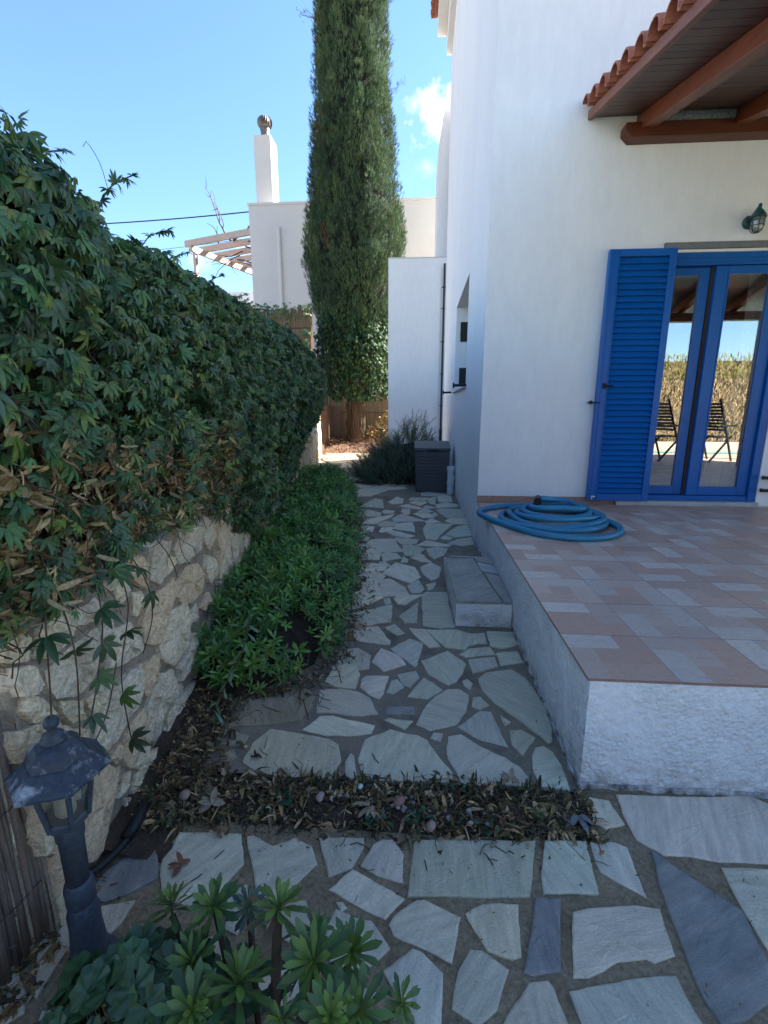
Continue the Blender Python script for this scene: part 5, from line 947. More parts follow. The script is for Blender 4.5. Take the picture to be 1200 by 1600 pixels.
def bed_points(N, y0, y1, pw):
    Pp, Np = [], []
    for _ in range(N):
        y = y0 + (y1 - y0) * random.random() ** pw; u = random.random(); x, z = bed(u, y)
        if fbm((x * 4.2, y * 4.2, 9)) < -0.28 and random.random() < 0.8: continue
        if u > 0.85: z *= random.uniform(0.45, 1); x += random.gauss(0.01, 0.035)
        lean = 0.9 * max(0, u - 0.6); Pp.append((x + (0.06 * lean), y, z - random.uniform(0.0, 0.07))); Np.append((lean * 1.6, -0.25 - (0.6 if y < 2.3 else 0), 1))
    return np.array(Pp), np.array(Np, float)
SHC = [(0.095, 0.254, 0.045), (0.074, 0.201, 0.042), (0.126, 0.298, 0.053), (0.063, 0.166, 0.045), (0.179, 0.289, 0.053)]
def up_frames(Np, rnd=0.35):
    z = nrm(Np + RNG.normal(0, rnd, Np.shape)); a = RNG.normal(0, 1, Np.shape); x = nrm(np.cross(a, z)); y = np.cross(z, x); return np.stack([x, y, z], -1)
P, Nn = bed_points(1500, 2.0, 4.6, 0.9); R = up_frames(Nn); S = RNG.uniform(0.7, 1.2, len(P)); Cc = leafcol(len(P), SHC, 0.2)
M_SHROBJ = mat('shrub_leaf_single', (1, 1, 1), None, 10, 0.38, 0.1, 60, src='obj', fine=0.12, spec=0.5, translucent=0.2)
spm = [shape_mesh('sprig', V, F, M_SHROBJ) for V, F in SPR]
order = np.argsort(np.linalg.norm(P - np.array([0, 0, 1.4]), axis=1)); near = order[:200]; rest = order[200:]
for i in near: place(random.choice(spm), 'sprig', shrub, P[i], R[i], float(S[i]), Cc[i])
V, F, C = scatter(SPR, P[rest], R[rest], S[rest], Cc[rest]); setp(np_mesh('foliage', V, F, M_SHRUB, C, shrub), kind='stuff')
P, Nn = bed_points(1500, 4.6, 8.9, 0.9); V, F, C = scatter(SPR, P, up_frames(Nn), RNG.uniform(1.1, 1.75, len(P)), leafcol(len(P), SHC, 0.2)); setp(np_mesh('foliage', V, F, M_SHRUB, C, shrub), kind='stuff')
# pale sprig falling out at the near end
m = MB(); pp = smooth_path([Vector((-0.86, 2.2, 0.36)), Vector((-0.82, 2.02, 0.30)), Vector((-0.86, 1.86, 0.18)), Vector((-0.88, 1.76, 0.08))], 0.022); m.tube(pp, 0.003, 5); m.build('stem', M_TWIG, shrub)
for i, q in enumerate(pp):
    f = np.array([[random.gauss(0, 1), random.gauss(-0.3, .5), -0.5]]); R1 = frames(f, nrm(np.array([[0.2, -0.5, 0.9]])))[0]
    place(shape_mesh('pale_leaf', *leaf(0.05, 0.02, 3, 0.3, 0.2, 'spoon'), M_SHROBJ), 'pale_leaf', shrub, np.array(q), R1, random.uniform(.8, 1.2), (0.13, 0.24, 0.11))
m = MB()
for k in range(420):                                # dead stalks along the path edge and the near end
    y = 1.95 + 5.5 * random.random() ** 1.6; x, z = bed(random.uniform(0.86, 1.06), y)
    if y < 2.35: x = random.uniform(-1.05, -0.42)
    p = Vector((x, y, random.uniform(0.0, 0.10))); d = Vector((random.gauss(0.1, .7), random.gauss(-0.1, .7), random.gauss(0.1, .35))).normalized(); pp = [p.copy()]
    for s_ in range(4): d = (d + Vector((random.gauss(0, .3), random.gauss(0, .3), random.gauss(-.1, .3)))).normalized(); p = p + d * 0.035; p.z = max(p.z, 0.008); pp.append(p.copy())
    m.tube(pp, random.uniform(0.0012, 0.003), 3, False)
setp(m.build('dead_stalks', M_TWIG, shrub), kind='stuff')

# ------------------------------------------------------------------ leaf litter, pebbles
def litter_pt():
    k = random.random()
    if k < 0.62: x = -0.98 + 1.60 * random.random(); y = random.gauss(1.415, 0.072); return x, y, 0.035 * (1 - abs((y - 1.42) / 0.12)) * random.random() + 0.004
    if k < 0.82: y = random.uniform(1.25, 2.1); x = XW(y) + 0.03 + abs(random.gauss(0, 0.13)); return x, y, 0.012 + 0.05 * max(0, 0.2 - (x - XW(y))) + random.random() * 0.02
    if k < 0.96: y = 2.0 + 5 * random.random() ** 1.4; return path_left(y) + random.gauss(0.09, 0.055), y, 0.012 + random.random() * 0.015
    y = random.uniform(0.6, 1.1); return -1.0 + abs(random.gauss(0, 0.04)), y, 0.01
lm = MB(); NU, NV = 70, 10; vs = []
for i in range(NU + 1):
    x = -1.05 + 1.665 * i / NU
    for j in range(NV + 1):
        y = 1.300 + 0.237 * j / NV; vs.append((x, y, -0.012 + 0.034 * math.sin(PI * j / NV) * (0.6 + 0.7 * fbm((x * 7, y * 7, 2))) + 0.008 * fbm((x * 40, y * 40, 1))))
lm.add(vs, [(i*(NV+1)+j, (i+1)*(NV+1)+j, (i+1)*(NV+1)+j+1, i*(NV+1)+j+1) for i in range(NU) for j in range(NV)])
vs = []; NU, NV = 40, 8
for i in range(NU + 1):
    y = 1.15 + 1.0 * i / NU
    for j in range(NV + 1):
        u = j / NV; x = XW(y) - 0.03 + 0.30 * u; vs.append((x, y, 0.055 * (1 - u) ** 1.5 - 0.006 + 0.012 * fbm((x * 12, y * 12, 4)) * (1 - u)))
lm.add(vs, [(i*(NV+1)+j, (i+1)*(NV+1)+j, (i+1)*(NV+1)+j+1, i*(NV+1)+j+1) for i in range(NU) for j in range(NV)])
setp(lm.build('soil_strip', M_SOIL, smooth=True), kind='structure')
LIT = [leaf(0.036, 0.012, 4, 0.9, 0.9), leaf(0.026, 0.011, 3, -0.9, 1.0, 'oval'), leaf(0.045, 0.006, 4, 0.6, 1.0), (DRY[0][0] * 0.6, DRY[0][1]), leaf(0.020, 0.014, 3, 0.7, 0.7, 'oval'), leaf(0.05, 0.004, 3, 0.5, 0.6)]
LITC = [(0.154, 0.107, 0.047), (0.115, 0.090, 0.039), (0.219, 0.166, 0.065), (0.282, 0.201, 0.086), (0.410, 0.261, 0.108), (0.072, 0.051, 0.030), (0.057, 0.043, 0.026), (0.192, 0.119, 0.047), (0.090, 0.107, 0.047), (0.641, 0.425, 0.216), (0.55, 0.42, 0.25), (0.42, 0.30, 0.16)]
P = [litter_pt() for _ in range(9500)]; P = np.array([q for q in P if fbm((q[0] * 9, q[1] * 9, 6)) > random.uniform(-1.0, 0.12)]); n_ = len(P)
fw_ = np.stack([RNG.normal(0, 1, n_), RNG.normal(0, 1, n_), RNG.normal(0.05, 0.35, n_)], 1); nn_ = nrm(np.stack([RNG.normal(0, .45, n_), RNG.normal(-.1, .45, n_), np.ones(n_)], 1))
V, F, C = scatter(LIT, P, frames(fw_, nn_), 0.42 + 0.95 * RNG.random(n_) ** 2.5, leafcol(n_, LITC, 0.3)); V[:, 2] = np.maximum(V[:, 2], -0.006)
lit = np_mesh('leaf_litter', V, F, M_DRY, C); setp(lit, kind='stuff')
m = MB()
for k in range(700):
    x, y, z = litter_pt(); d = Vector((random.gauss(0, 1), random.gauss(0, 1), random.gauss(0.25, .3))).normalized(); p = Vector((x, y, z + 0.006)); pp = [p.copy()]
    for s_ in range(3): d = (d + Vector((random.gauss(0, .3), random.gauss(0, .3), random.gauss(-.15, .2)))).normalized(); p = p + d * random.uniform(0.012, 0.028); p.z = max(p.z, 0.01); pp.append(p.copy())
    m.tube(pp, random.uniform(0.0008, 0.002), 4, False)
setp(m.build('twig_litter', M_TWIG), kind='stuff')
V1 = [(-0.30, 1.475), (-0.20, 1.49), (0.08, 1.50), (0.31, 1.50), (0.42, 1.50), (0.53, 1.49), (-0.36, 1.49), (0.22, 1.51)]
fe = []; fr_ = []                                    # little withered weeds standing in the strip
for (x, y) in V1:
    for k in range(16): fe.append((x + random.gauss(0, .018), y + random.gauss(0, .014), 0.01 + random.random() * 0.035)); fr_.append((random.gauss(0, .5), random.gauss(-.2, .5), 0.9))
fe = np.array(fe); V, F, C = scatter([leaf(0.04, 0.008, 3, 0.5, 0.4), leaf(0.03, 0.011, 3, 0.6, 0.5)], fe, frames(np.array(fr_), nrm(RNG.normal(0, 1, fe.shape))), RNG.uniform(0.6, 1.1, len(fe)), leafcol(len(fe), [(0.10, 0.085, 0.03), (0.07, 0.075, 0.028), (0.13, 0.10, 0.04), (0.045, 0.065, 0.025)]))
setp(np_mesh('withered_weeds', V, F, M_DRY, C), kind='stuff')
grn = []
for (x, y) in ((-0.16, 1.48), (0.02, 1.36), (-0.46, 1.40), (-0.86, 1.28), (0.0, 1.345), (0.18, 1.49), (-0.12, 1.33), (0.25, 1.33)):
    for k in range(12): grn.append((x + random.gauss(0, .022), y + random.gauss(0, .016), 0.02 + random.random() * 0.03))
grn = np.array(grn); V, F, C = scatter([leaf(0.026, 0.016, 3, 0.3, 0.2, 'oval')], grn, frames(RNG.normal(0, 1, grn.shape), nrm(RNG.normal(0, .5, grn.shape) + np.array([0, 0, 1]))), RNG.uniform(0.6, 1.2, len(grn)), leafcol(len(grn), [(0.04, 0.10, 0.035), (0.03, 0.08, 0.04)]))
setp(np_mesh('weed_leaves', V, F, M_SHRUB, C), kind='stuff')
# crumbs of leaf and soil blown over the paving
cr_ = []
for k in range(520):
    if random.random() < 0.6: y = 1.56 + 6 * random.random() ** 1.5; x = path_left(y) + abs(random.gauss(0.12, 0.28)) if random.random() < 0.75 else 0.60 - abs(random.gauss(0, 0.03))
    else: x = random.uniform(-1.0, 1.3); y = 1.30 - abs(random.gauss(0, 0.22))
    if x < 0.61 or y < 1.5: cr_.append((x, y, 0.0095))
cr_ = np.array(cr_); n_ = len(cr_)
V, F, C = scatter([(LIT[1][0] * 0.6, LIT[1][1]), (LIT[4][0] * 0.6, LIT[4][1]), (LIT[5][0] * 0.7, LIT[5][1])], cr_, frames(RNG.normal(0, 1, (n_, 3)) * np.array([1, 1, 0.08]), nrm(RNG.normal(0, .2, (n_, 3)) + np.array([0, 0, 1]))), 0.25 + 0.7 * RNG.random(n_) ** 2, leafcol(n_, LITC[:8])); V[:, 2] = np.maximum(V[:, 2], 0.007)
setp(np_mesh('leaf_crumbs', V, F, M_DRY, C), kind='stuff')
def pebble_mesh(seed):
    bm = bmesh.new(); bmesh.ops.create_icosphere(bm, subdivisions=2, radius=1)
    for v in bm.verts: v.co *= 1 + 0.28 * mnoise.noise(v.co * 1.1 + Vector((seed * 3.1, 0, 0))); v.co.z *= 0.62
    me = bpy.data.meshes.new('pebble'); bm.to_mesh(me); bm.free(); me.polygons.foreach_set('use_smooth', [True] * len(me.polygons)); me.materials.append(M_PEB); return me
PM = [pebble_mesh(i) for i in range(4)]
def pebble(x, y, z, r, col, label, group=None, name='pebble'):
    o = link(name, PM[random.randrange(4)]); o.location = (x, y, z); o.scale = (r, r * random.uniform(.75, 1), r); o.rotation_euler = (random.uniform(-.4, .4), random.uniform(-.4, .4), random.uniform(0, 6)); o.color = (*col, 1)
    return setp(o, label, 'pebble', group)
for k in range(26): pebble(random.choice([random.uniform(-0.33, 0.0), random.uniform(0.0, 0.3)]), random.uniform(1.34, 1.46), 0.028, random.uniform(0.006, 0.012), random.choice([(0.30, 0.27, 0.22), (0.22, 0.205, 0.18), (0.38, 0.33, 0.26), (0.17, 0.155, 0.135)]), 'small grey pebble lying in the leaf litter strip', 'pebbles in the leaf litter')
pebble(-0.335, 1.408, 0.034, 0.019, (0.40, 0.27, 0.23), 'round pink pebble among the dead leaves')
pebble(-0.05, 1.408, 0.034, 0.024, (0.34, 0.16, 0.12), 'red brown brick lump among the dead leaves', name='brick_lump')
pebble(-0.82, 1.37, 0.045, 0.022, (0.33, 0.22, 0.17), 'tan pebble near the foot of the stone wall')
pebble(0.06, 1.325, 0.024, 0.020, (0.36, 0.24, 0.19), 'flat brown pebble beside the large square grey slab')
pebble(-0.198, 1.463, 0.036, 0.014, (0.60, 0.60, 0.58), 'white disc shaped pebble in the leaf litter below the path')
def bigleaf(x, y, z, s, col, label, yaw, shape):
    t = link('fallen_leaf', shape); t.location = (x, y, z); t.scale = (s, s, s); t.rotation_euler = (0.25, 0.1, yaw); t.color = (*col, 1); return setp(t, label, 'leaf')
HAND = shape_mesh('fallen_leaf', *palmate(6, 0.06, 0.02, 1.5, 4, 11), M_DRYOBJ)
bigleaf(0.36, 1.515, 0.05, 0.9, (0.33, 0.25, 0.16), 'pale dry hand shaped leaf standing at the path edge', 0.1, HAND)
bigleaf(-0.70, 1.325, 0.05, 1.1, (0.37, 0.29, 0.20), 'dry hand shaped leaf near the black cable end', 0.6, HAND)
bigleaf(-0.15, 1.37, 0.045, 1.0, (0.36, 0.29, 0.18), 'curled cream hand shaped leaf beside the brick lump', 2.2, HAND)
bigleaf(0.57, 1.40, 0.03, 1.2, (0.25, 0.26, 0.25), 'grey hand shaped leaf lying by the terrace corner', 3.0, HAND)
bigleaf(-0.71, 1.13, 0.02, 0.8, (0.24, 0.12, 0.07), 'crumpled red brown leaf on the blue slate slab', 1.2, HAND)

# ------------------------------------------------------------------ garden lamp, cable
gl = thing('garden_lamp', (-0.84, 0.86, 0), 'short weathered blue black garden lantern on a post', 'garden lamp')
LX, LY = -0.822, 0.875
m = MB(); m.lathe((LX, LY, 0), [(0.062, -0.03), (0.062, 0.012), (0.050, 0.02), (0.041, 0.06), (0.036, 0.13), (0.037, 0.17), (0.032, 0.19), (0.029, 0.20)], 20); m.build('base', M_POST, gl, smooth=True)
m = MB(); m.lathe((LX, LY, 0), [(0.029, 0.20), (0.033, 0.205), (0.034, 0.25), (0.031, 0.262), (0.028, 0.268)], 20); m.build('collar', M_POST, gl, smooth=True)
m = MB(); m.lathe((LX, LY, 0), [(0.0255, 0.262), (0.0275, 0.395), (0.031, 0.40), (0.032, 0.43), (0.034, 0.445)], 20); m.build('post', M_POST, gl, smooth=True)
def hexlathe(prof, name, material, rot=0.35): m = MB(); m.lathe((LX, LY, 0), prof, 6, rot); return m.build(name, material, gl)
hexlathe([(0.038, 0.435), (0.044, 0.442), (0.047, 0.456), (0.043, 0.462)], 'lantern_cup', M_POST)
hexlathe([(0.041, 0.455), (0.066, 0.580)], 'glass_shade', M_LGLASS)
for k in range(6):
    a = 2 * PI * k / 6 + 0.35; m = MB(); m.tube([(LX + 0.046 * math.cos(a), LY + 0.046 * math.sin(a), 0.45), (LX + 0.068 * math.cos(a), LY + 0.068 * math.sin(a), 0.585)], [0.0055, 0.0065], 6); m.build('frame_bar', M_POST, gl)
m = MB(); m.lathe((LX, LY, 0), [(0.016, 0.46), (0.022, 0.47), (0.022, 0.53), (0.028, 0.54), (0.028, 0.565), (0.02, 0.575)], 16); m.build('bulb', M_BULB, gl, smooth=True)
roof = hexlathe([(0.096, 0.572), (0.106, 0.576), (0.106, 0.583), (0.068, 0.618), (0.062, 0.618)], 'lantern_roof', M_LAMP)
m = MB(); m.lathe((LX, LY, 0), [(0.066, 0.6185), (0.058, 0.638), (0.044, 0.654), (0.028, 0.662)], 6, 0.35); m.build('roof_cap', M_LAMP, gl)
m = MB(); m.lathe((LX, LY, 0), [(0.028, 0.660), (0.027, 0.668), (0.020, 0.672), (0.022, 0.678), (0.012, 0.684), (0.008, 0.69), (0.0155, 0.70), (0.016, 0.71), (0.010, 0.72), (0.002, 0.723)], 18); m.build('finial', M_LAMP, gl, smooth=True)
ca = thing('cable', (-0.95, 1.15, 0.03), 'thick black cable running along the foot of the stone wall', 'cable')
m = MB(); pp = smooth_path([Vector(q) for q in ((-1.06, 0.98, 0.02), (-1.0, 1.04, 0.03), (-0.955, 1.10, 0.03), (-0.925, 1.19, 0.035), (-0.93, 1.27, 0.045))], 0.02); m.tube(pp, 0.012, 8); m.build('cord', M_BLACK, ca, smooth=True)
m = MB(); m.tube([(-0.93, 1.19, 0.038), (-0.925, 1.25, 0.048), (-0.932, 1.31, 0.055)], [0.018, 0.021, 0.017], 10); m.build('connector', M_BLACK, ca, smooth=True)

# ------------------------------------------------------------------ succulents and geranium in the foreground
su = thing('aeonium', (-0.3, 0.68, 0), 'branching green succulent with fleshy leaf rosettes in the foreground', 'plant')
SUV = [leaf(1.0, 0.33, 5, c, 0.22, 'spoon') for c in (0.12, 0.3, -0.1)]
SUM = [shape_mesh('succulent_leaf', V, F, M_SUCC) for V, F in SUV]
M_SUCCA = mat('succulent_leaf_small', (1, 1, 1), None, 25, 0.45, 0.1, 60, src='attr', fine=0.15, spec=0.45, translucent=0.12)
def rot3(m3): return np.array(m3)
nleaf = 0
for i, (x, y, z, r) in enumerate(ROSETTES):
    st_m = MB(); bx, by = -0.27 + (x + 0.27) * 0.35, 0.62 + (y - 0.62) * 0.3
    pth = smooth_path([Vector((bx, by, -0.02)), Vector((bx + (x-bx)*.45, by + (y-by)*.45, z * 0.5)), Vector((x, y, z - 0.012))], 0.02)
    st_m.tube(pth, [0.011 if i == 2 else 0.007] * len(pth), 8); ro = st_m.build('rosette', M_TWIG, su, smooth=True)
    ax = Vector((0.45 * random.gauss(0, 1), -0.35 + 0.45 * random.gauss(0, 1), 1)).normalized(); q = ax.to_track_quat('Z', 'Y').to_matrix()
    big_ = r > 0.079; r = r * random.uniform(0.68, 0.88); nl = 29 if big_ else 26; small = []
    if not big_: ro.name = 'rosette'
    for k in range(nl):
        t = k / nl; a = k * 2.3999; L = r * (1.0 - 0.55 * t ** 1.5) * random.uniform(0.88, 1.1); el = -0.30 + 1.55 * t ** 0.9
        dz = Matrix.Rotation(a, 3, 'Z') @ Matrix.Rotation(el, 3, 'X'); Rm = q @ dz
        base = Vector((x, y, z)) + ax * (0.02 * t)
        v_ = random.uniform(0.75, 1.1); g = (0.072 * v_, 0.150 * v_, 0.036) if i not in (10,) else (0.07, 0.12, 0.09); cc = [g[0] * (0.75 + 1.5 * t), g[1] * (0.8 + 0.8 * t), g[2] * (0.9 + 0.1 * t)]
        f = random.uniform(0.8, 1.2); cc = [c * f for c in cc]
        if i == 2 and t < 0.2: cc = [0.12, 0.085, 0.04]
        
        if big_: place(SUM[k % 3], 'leaf', ro, np.array(base), np.array(Rm), L, cc); nleaf += 1
        else: small.append((np.array(base), np.array(Rm), L, cc))
    if small:
        V, F, C = scatter(SUV, np.array([q_[0] for q_ in small]), np.array([q_[1] for q_ in small]), np.array([q_[2] for q_ in small]), np.array([q_[3] for q_ in small]))
        setp(np_mesh('leaves', V, F, M_SUCCA, C, ro), kind='stuff')
for (x, y, z, n_) in ((-0.30, 0.72, 0.17, 10), (-0.42, 0.70, 0.15, 10), (-0.2, 0.64, 0.2, 8), (-0.36, 0.78, 0.16, 8)):
    V, F, C = scatter([leaf(0.06, 0.02, 4, 0.3, 0.2, 'spoon')], np.array([[x + random.gauss(0, .035), y + random.gauss(0, .03), z + random.gauss(0, .03)] for _ in range(n_ * 3)]), frames(RNG.normal(0, 1, (n_ * 3, 3)) + np.array([0, 0, .4]), nrm(RNG.normal(0, .5, (n_ * 3, 3)) + np.array([0, -.4, 1]))), RNG.uniform(.7, 1.2, n_ * 3), leafcol(n_ * 3, [(0.035, 0.085, 0.04), (0.05, 0.11, 0.04)]))
    setp(np_mesh('inner_leaves', V, F, M_SHRUB, C, su), kind='stuff')
ge = thing('geranium', (-0.62, 0.66, 0), 'dark green geranium with round crinkled leaves at the foot of the garden lamp', 'plant')
def roundleaf(seed):
    r = random.Random(seed); V = [(0, 0, 0)]; F = []; n = 28
    for ring, rr_ in ((1, 0.45), (2, 0.8), (3, 1.0)):
        for k in range(n):
            a = -2.75 + 5.5 * k / (n - 1); sc = rr_ * (1 + 0.10 * (ring == 3) * math.cos(a * 7)); V.append((sc * math.sin(a), sc * math.cos(a) * 0.95, 0.20 * rr_ ** 2 + 0.10 * rr_ * math.sin(a * 7 + seed)))
    for ring in range(2):
        for k in range(n - 1): b = 1 + ring * n + k; F.append((b, b + n, b + n + 1, b + 1))
    V = np.array(V); 
    for k in range(n - 1): F.append((0, 1 + k, 2 + k, 2 + k))
    return V, np.array(F)
def gm_(seed):
    V, F = roundleaf(seed); me = bpy.data.meshes.new('round_leaf'); me.from_pydata(V.tolist(), [], [tuple(dict.fromkeys(f)) for f in F.tolist()]); me.polygons.foreach_set('use_smooth', [True] * len(F)); me.materials.append(M_VINEOBJ); return me
GM = [gm_(s) for s in (1, 2, 3)]
stm = MB()
for k in range(150):
    a = random.uniform(0, 2 * PI); rr_ = math.sqrt(random.random()); x = -0.56 + 0.21 * rr_ * math.cos(a); y = 0.685 + 0.15 * rr_ * math.sin(a); z = 0.06 + 0.19 * (1 - rr_ ** 2) ** 0.5 + random.uniform(-.05, .03)
    n = Vector((0.7 * rr_ * math.cos(a) + random.gauss(0, .25), 0.7 * rr_ * math.sin(a) - 0.25 + random.gauss(0, .25), 1)); f = np.array([[math.cos(a), math.sin(a), -0.2]]) + RNG.normal(0, .5, (1, 3))
    R1 = frames(f, nrm(np.array([n])))[0]; place(GM[k % 3], 'leaf', ge, np.array((x, y, z)), R1, random.uniform(0.026, 0.046), leafcol(1, [(0.046, 0.100, 0.036), (0.056, 0.120, 0.042), (0.036, 0.080, 0.032)])[0])
    stm.tube([(x, y, z), (x * .5 - 0.3, y * .5 + 0.345, 0.0)], 0.0018, 4, False)
stm.build('stalks', M_TWIG, ge)
m = MB(); 
for k in range(26): p = Vector((-0.545, 0.745, 0.235)) + Vector((random.gauss(0, .012), random.gauss(0, .012), random.gauss(0, .012))); m.lathe(p, [(0.001, -0.005), (0.005, 0), (0.001, 0.005)], 5)
m.col = (1, 1, 1); m.build('dry_flower_head', M_REED, ge)
# ------------------------------------------------------------------ cypress
TX, TY, TB = -2.25, 17.0, 0.32
cy = thing('cypress_tree', (TX, TY, TB), 'tall dense dark green column cypress standing behind the end of the path', 'tree')
m = MB(); pp = [(TX + 0.05 * math.sin(z), TY, z) for z in (0.1, 0.35, 0.8, 1.6, 2.6, 4.0, 7.0, 12.0)]; m.tube(pp, [0.42, 0.31, 0.26, 0.24, 0.22, 0.20, 0.16, 0.08], 14); m.build('trunk', M_BARK, cy, smooth=True)
CR = [(2.9, 0.55), (3.6, 0.95), (4.4, 1.12), (5.3, 1.42), (6.2, 1.60), (7.2, 1.48), (8.3, 1.33), (9.6, 1.24), (11, 1.12), (12.5, 1.03), (14, 0.92), (16, 0.72), (18, 0.5), (19.5, 0.1)]
def crown_pt(a, z, k=1.0):
    r = interp(CR, z) * (1 + 0.10 * fbm((math.cos(a) * 1.6, math.sin(a) * 1.6, z * 0.55), 3)) * k; return Vector((TX + r * math.cos(a), TY + r * math.sin(a), z))
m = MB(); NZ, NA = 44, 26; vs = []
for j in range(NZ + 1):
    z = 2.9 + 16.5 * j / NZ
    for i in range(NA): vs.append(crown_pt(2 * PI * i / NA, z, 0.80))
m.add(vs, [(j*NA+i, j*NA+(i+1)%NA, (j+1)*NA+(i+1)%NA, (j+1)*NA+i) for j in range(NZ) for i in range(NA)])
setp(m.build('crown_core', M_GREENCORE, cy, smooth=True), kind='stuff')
def cspray(seed):
    r = random.Random(seed); out = []
    for i in range(7):
        V, F = leaf(0.105 * r.uniform(.6, 1.15), 0.036, 1, 0.05, 0.3); V = rotx(V, PI / 2 - r.uniform(0.0, 0.75)); out.append((rotz(V, r.uniform(0, 6.28)) + np.array([0, 0, r.uniform(0, .06)]), F))
    return merge_shapes(out)
CS = [cspray(s) for s in (1, 2, 3, 4)]
P, Nn, Cl = [], [], []
CYC = [(0.066, 0.118, 0.058), (0.080, 0.136, 0.062), (0.056, 0.102, 0.055), (0.098, 0.148, 0.060)]
for k in range(2300):                               # upright plumes
    z = 2.9 + 16.3 * random.random() ** 1.15; a = random.uniform(0, 2 * PI)
    if math.sin(a) > 0.55 and random.random() < 0.85: continue
    c = crown_pt(a, z, random.uniform(0.86, 1.02)); o = Vector((math.cos(a), math.sin(a), 0)); h = random.uniform(0.35, 0.85) * (0.7 if z > 15 else 1); w = random.uniform(0.09, 0.16); col = np.array(random.choice(CYC)) * random.uniform(.6, 1.3)
    if random.random() < 0.006: col = np.array((0.16, 0.085, 0.05))
    for q in range(38):
        t = random.random(); b = random.uniform(0, 2 * PI); rr_ = w * math.sin(PI * (0.12 + 0.85 * t)) ** 0.7
        d = Vector((math.cos(b), math.sin(b), 0)); p = c + Vector((0, 0, (t - 0.4) * h)) + d * rr_ + o * (0.05 * t)
        P.append(p); Nn.append(d * 0.40 + o * 0.25 + Vector((0, 0, 1))); Cl.append(col * random.uniform(.85, 1.15))
P = np.array(P); Nn = np.array(Nn)
V, F, C = scatter(CS, P, up_frames(Nn, 0.15), RNG.uniform(0.8, 1.2, len(P)), np.array(Cl)); setp(np_mesh('crown', V, F, M_CYP, C, cy), kind='stuff')
def branchlet(a, z, L, ang):
    m = MB(); b = crown_pt(a, z, 0.85); d = Vector((math.cos(a), math.sin(a), ang)).normalized(); tip = b + d * L; m.tube([b, tip], [0.012, 0.003], 5, False); o = m.build('branch', M_TWIG, cy)
    pts_ = [b + d * L * t for t in np.linspace(0.35, 1, 26)]; P_ = np.array([p + Vector((random.gauss(0, .05), random.gauss(0, .05), random.gauss(0, .05))) for p in pts_]); N_ = np.array([d + Vector((0, 0, .5)) for _ in pts_])
    V, F, C = scatter(CS, P_, up_frames(N_, .4), RNG.uniform(.5, .9, len(P_)), leafcol(len(P_), CYC)); setp(np_mesh('spray', V, F, M_CYP, C, o), kind='stuff')
branchlet(-0.15, 10.6, 0.95, 0.9); branchlet(PI + 0.2, 12.9, 0.75, 0.15); branchlet(-0.2, 12.8, 0.6, 1.2); branchlet(-0.1, 6.6, 0.45, 0.6); branchlet(-0.2, 12.0, 0.5, 0.8)
# ivy wrapped round the lower crown and trunk
iv = thing('ivy', (TX, TY - 0.4, TB), 'dark leafy ivy climbing the lower trunk of the tall cypress', 'climbing plant')
P, Nn, Cl = [], [], []
for k in range(5200):
    z = random.uniform(1.75, 5.0); a = random.uniform(PI * 0.9, 2.15 * PI); r = (0.5 + 0.95 * math.sin(PI * min(1, max(0.0, (z - 1.5) / 3.9))) ** 0.8) * (1 + 0.3 * fbm((math.cos(a) * 2, math.sin(a) * 2, z * 1.3), 3)) * random.uniform(.82, 1.03)
    if z < 2.4 and random.random() < 0.35: continue
    P.append((TX + 0.05 + r * math.cos(a), TY + r * math.sin(a) * 0.9, z)); Nn.append((math.cos(a), math.sin(a), .3))
P = np.array(P); Nn = np.array(Nn)
V, F, C = scatter([leaf(0.11, 0.08, 2, 0.3, 0.2, 'oval'), leaf(0.10, 0.06, 2, 0.4, 0.3)], P, orient(Nn), RNG.uniform(0.8, 1.4, len(P)), leafcol(len(P), [(0.024, 0.060, 0.026), (0.030, 0.070, 0.028), (0.019, 0.048, 0.025), (0.045, 0.08, 0.026)])); setp(np_mesh('foliage', V, F, M_IVY, C, iv), kind='stuff')
m = MB(); vs = []
for j in range(13):
    z = 1.7 + 3.1 * j / 12; r = 0.38 + 0.72 * math.sin(PI * j / 12) ** 0.8
    for i in range(18): a = 2 * PI * i / 18; q = r * (1 + 0.3 * fbm((math.cos(a) * 2, math.sin(a) * 2, z * 1.3), 3)) * 0.86; vs.append((TX + 0.05 + q * math.cos(a), TY + q * math.sin(a) * 0.9, z))
m.add(vs, [(j*18+i, j*18+(i+1)%18, (j+1)*18+(i+1)%18, (j+1)*18+i) for j in range(12) for i in range(18)]); setp(m.build('ivy_core', M_CORE, iv, smooth=True), kind='stuff')
m = MB()
for k in range(80):
    a = random.uniform(PI, 2 * PI); x = TX + 0.29 * math.cos(a); y = TY + 0.29 * math.sin(a); pp = [Vector((x + random.gauss(0, .05), y, z)) for z in (0.35, 0.9, 1.5, 2.1, 2.8)]; m.tube(pp, random.uniform(0.006, 0.018), 4, False)
setp(m.build('climbing_stems', M_TWIG, iv), kind='stuff')
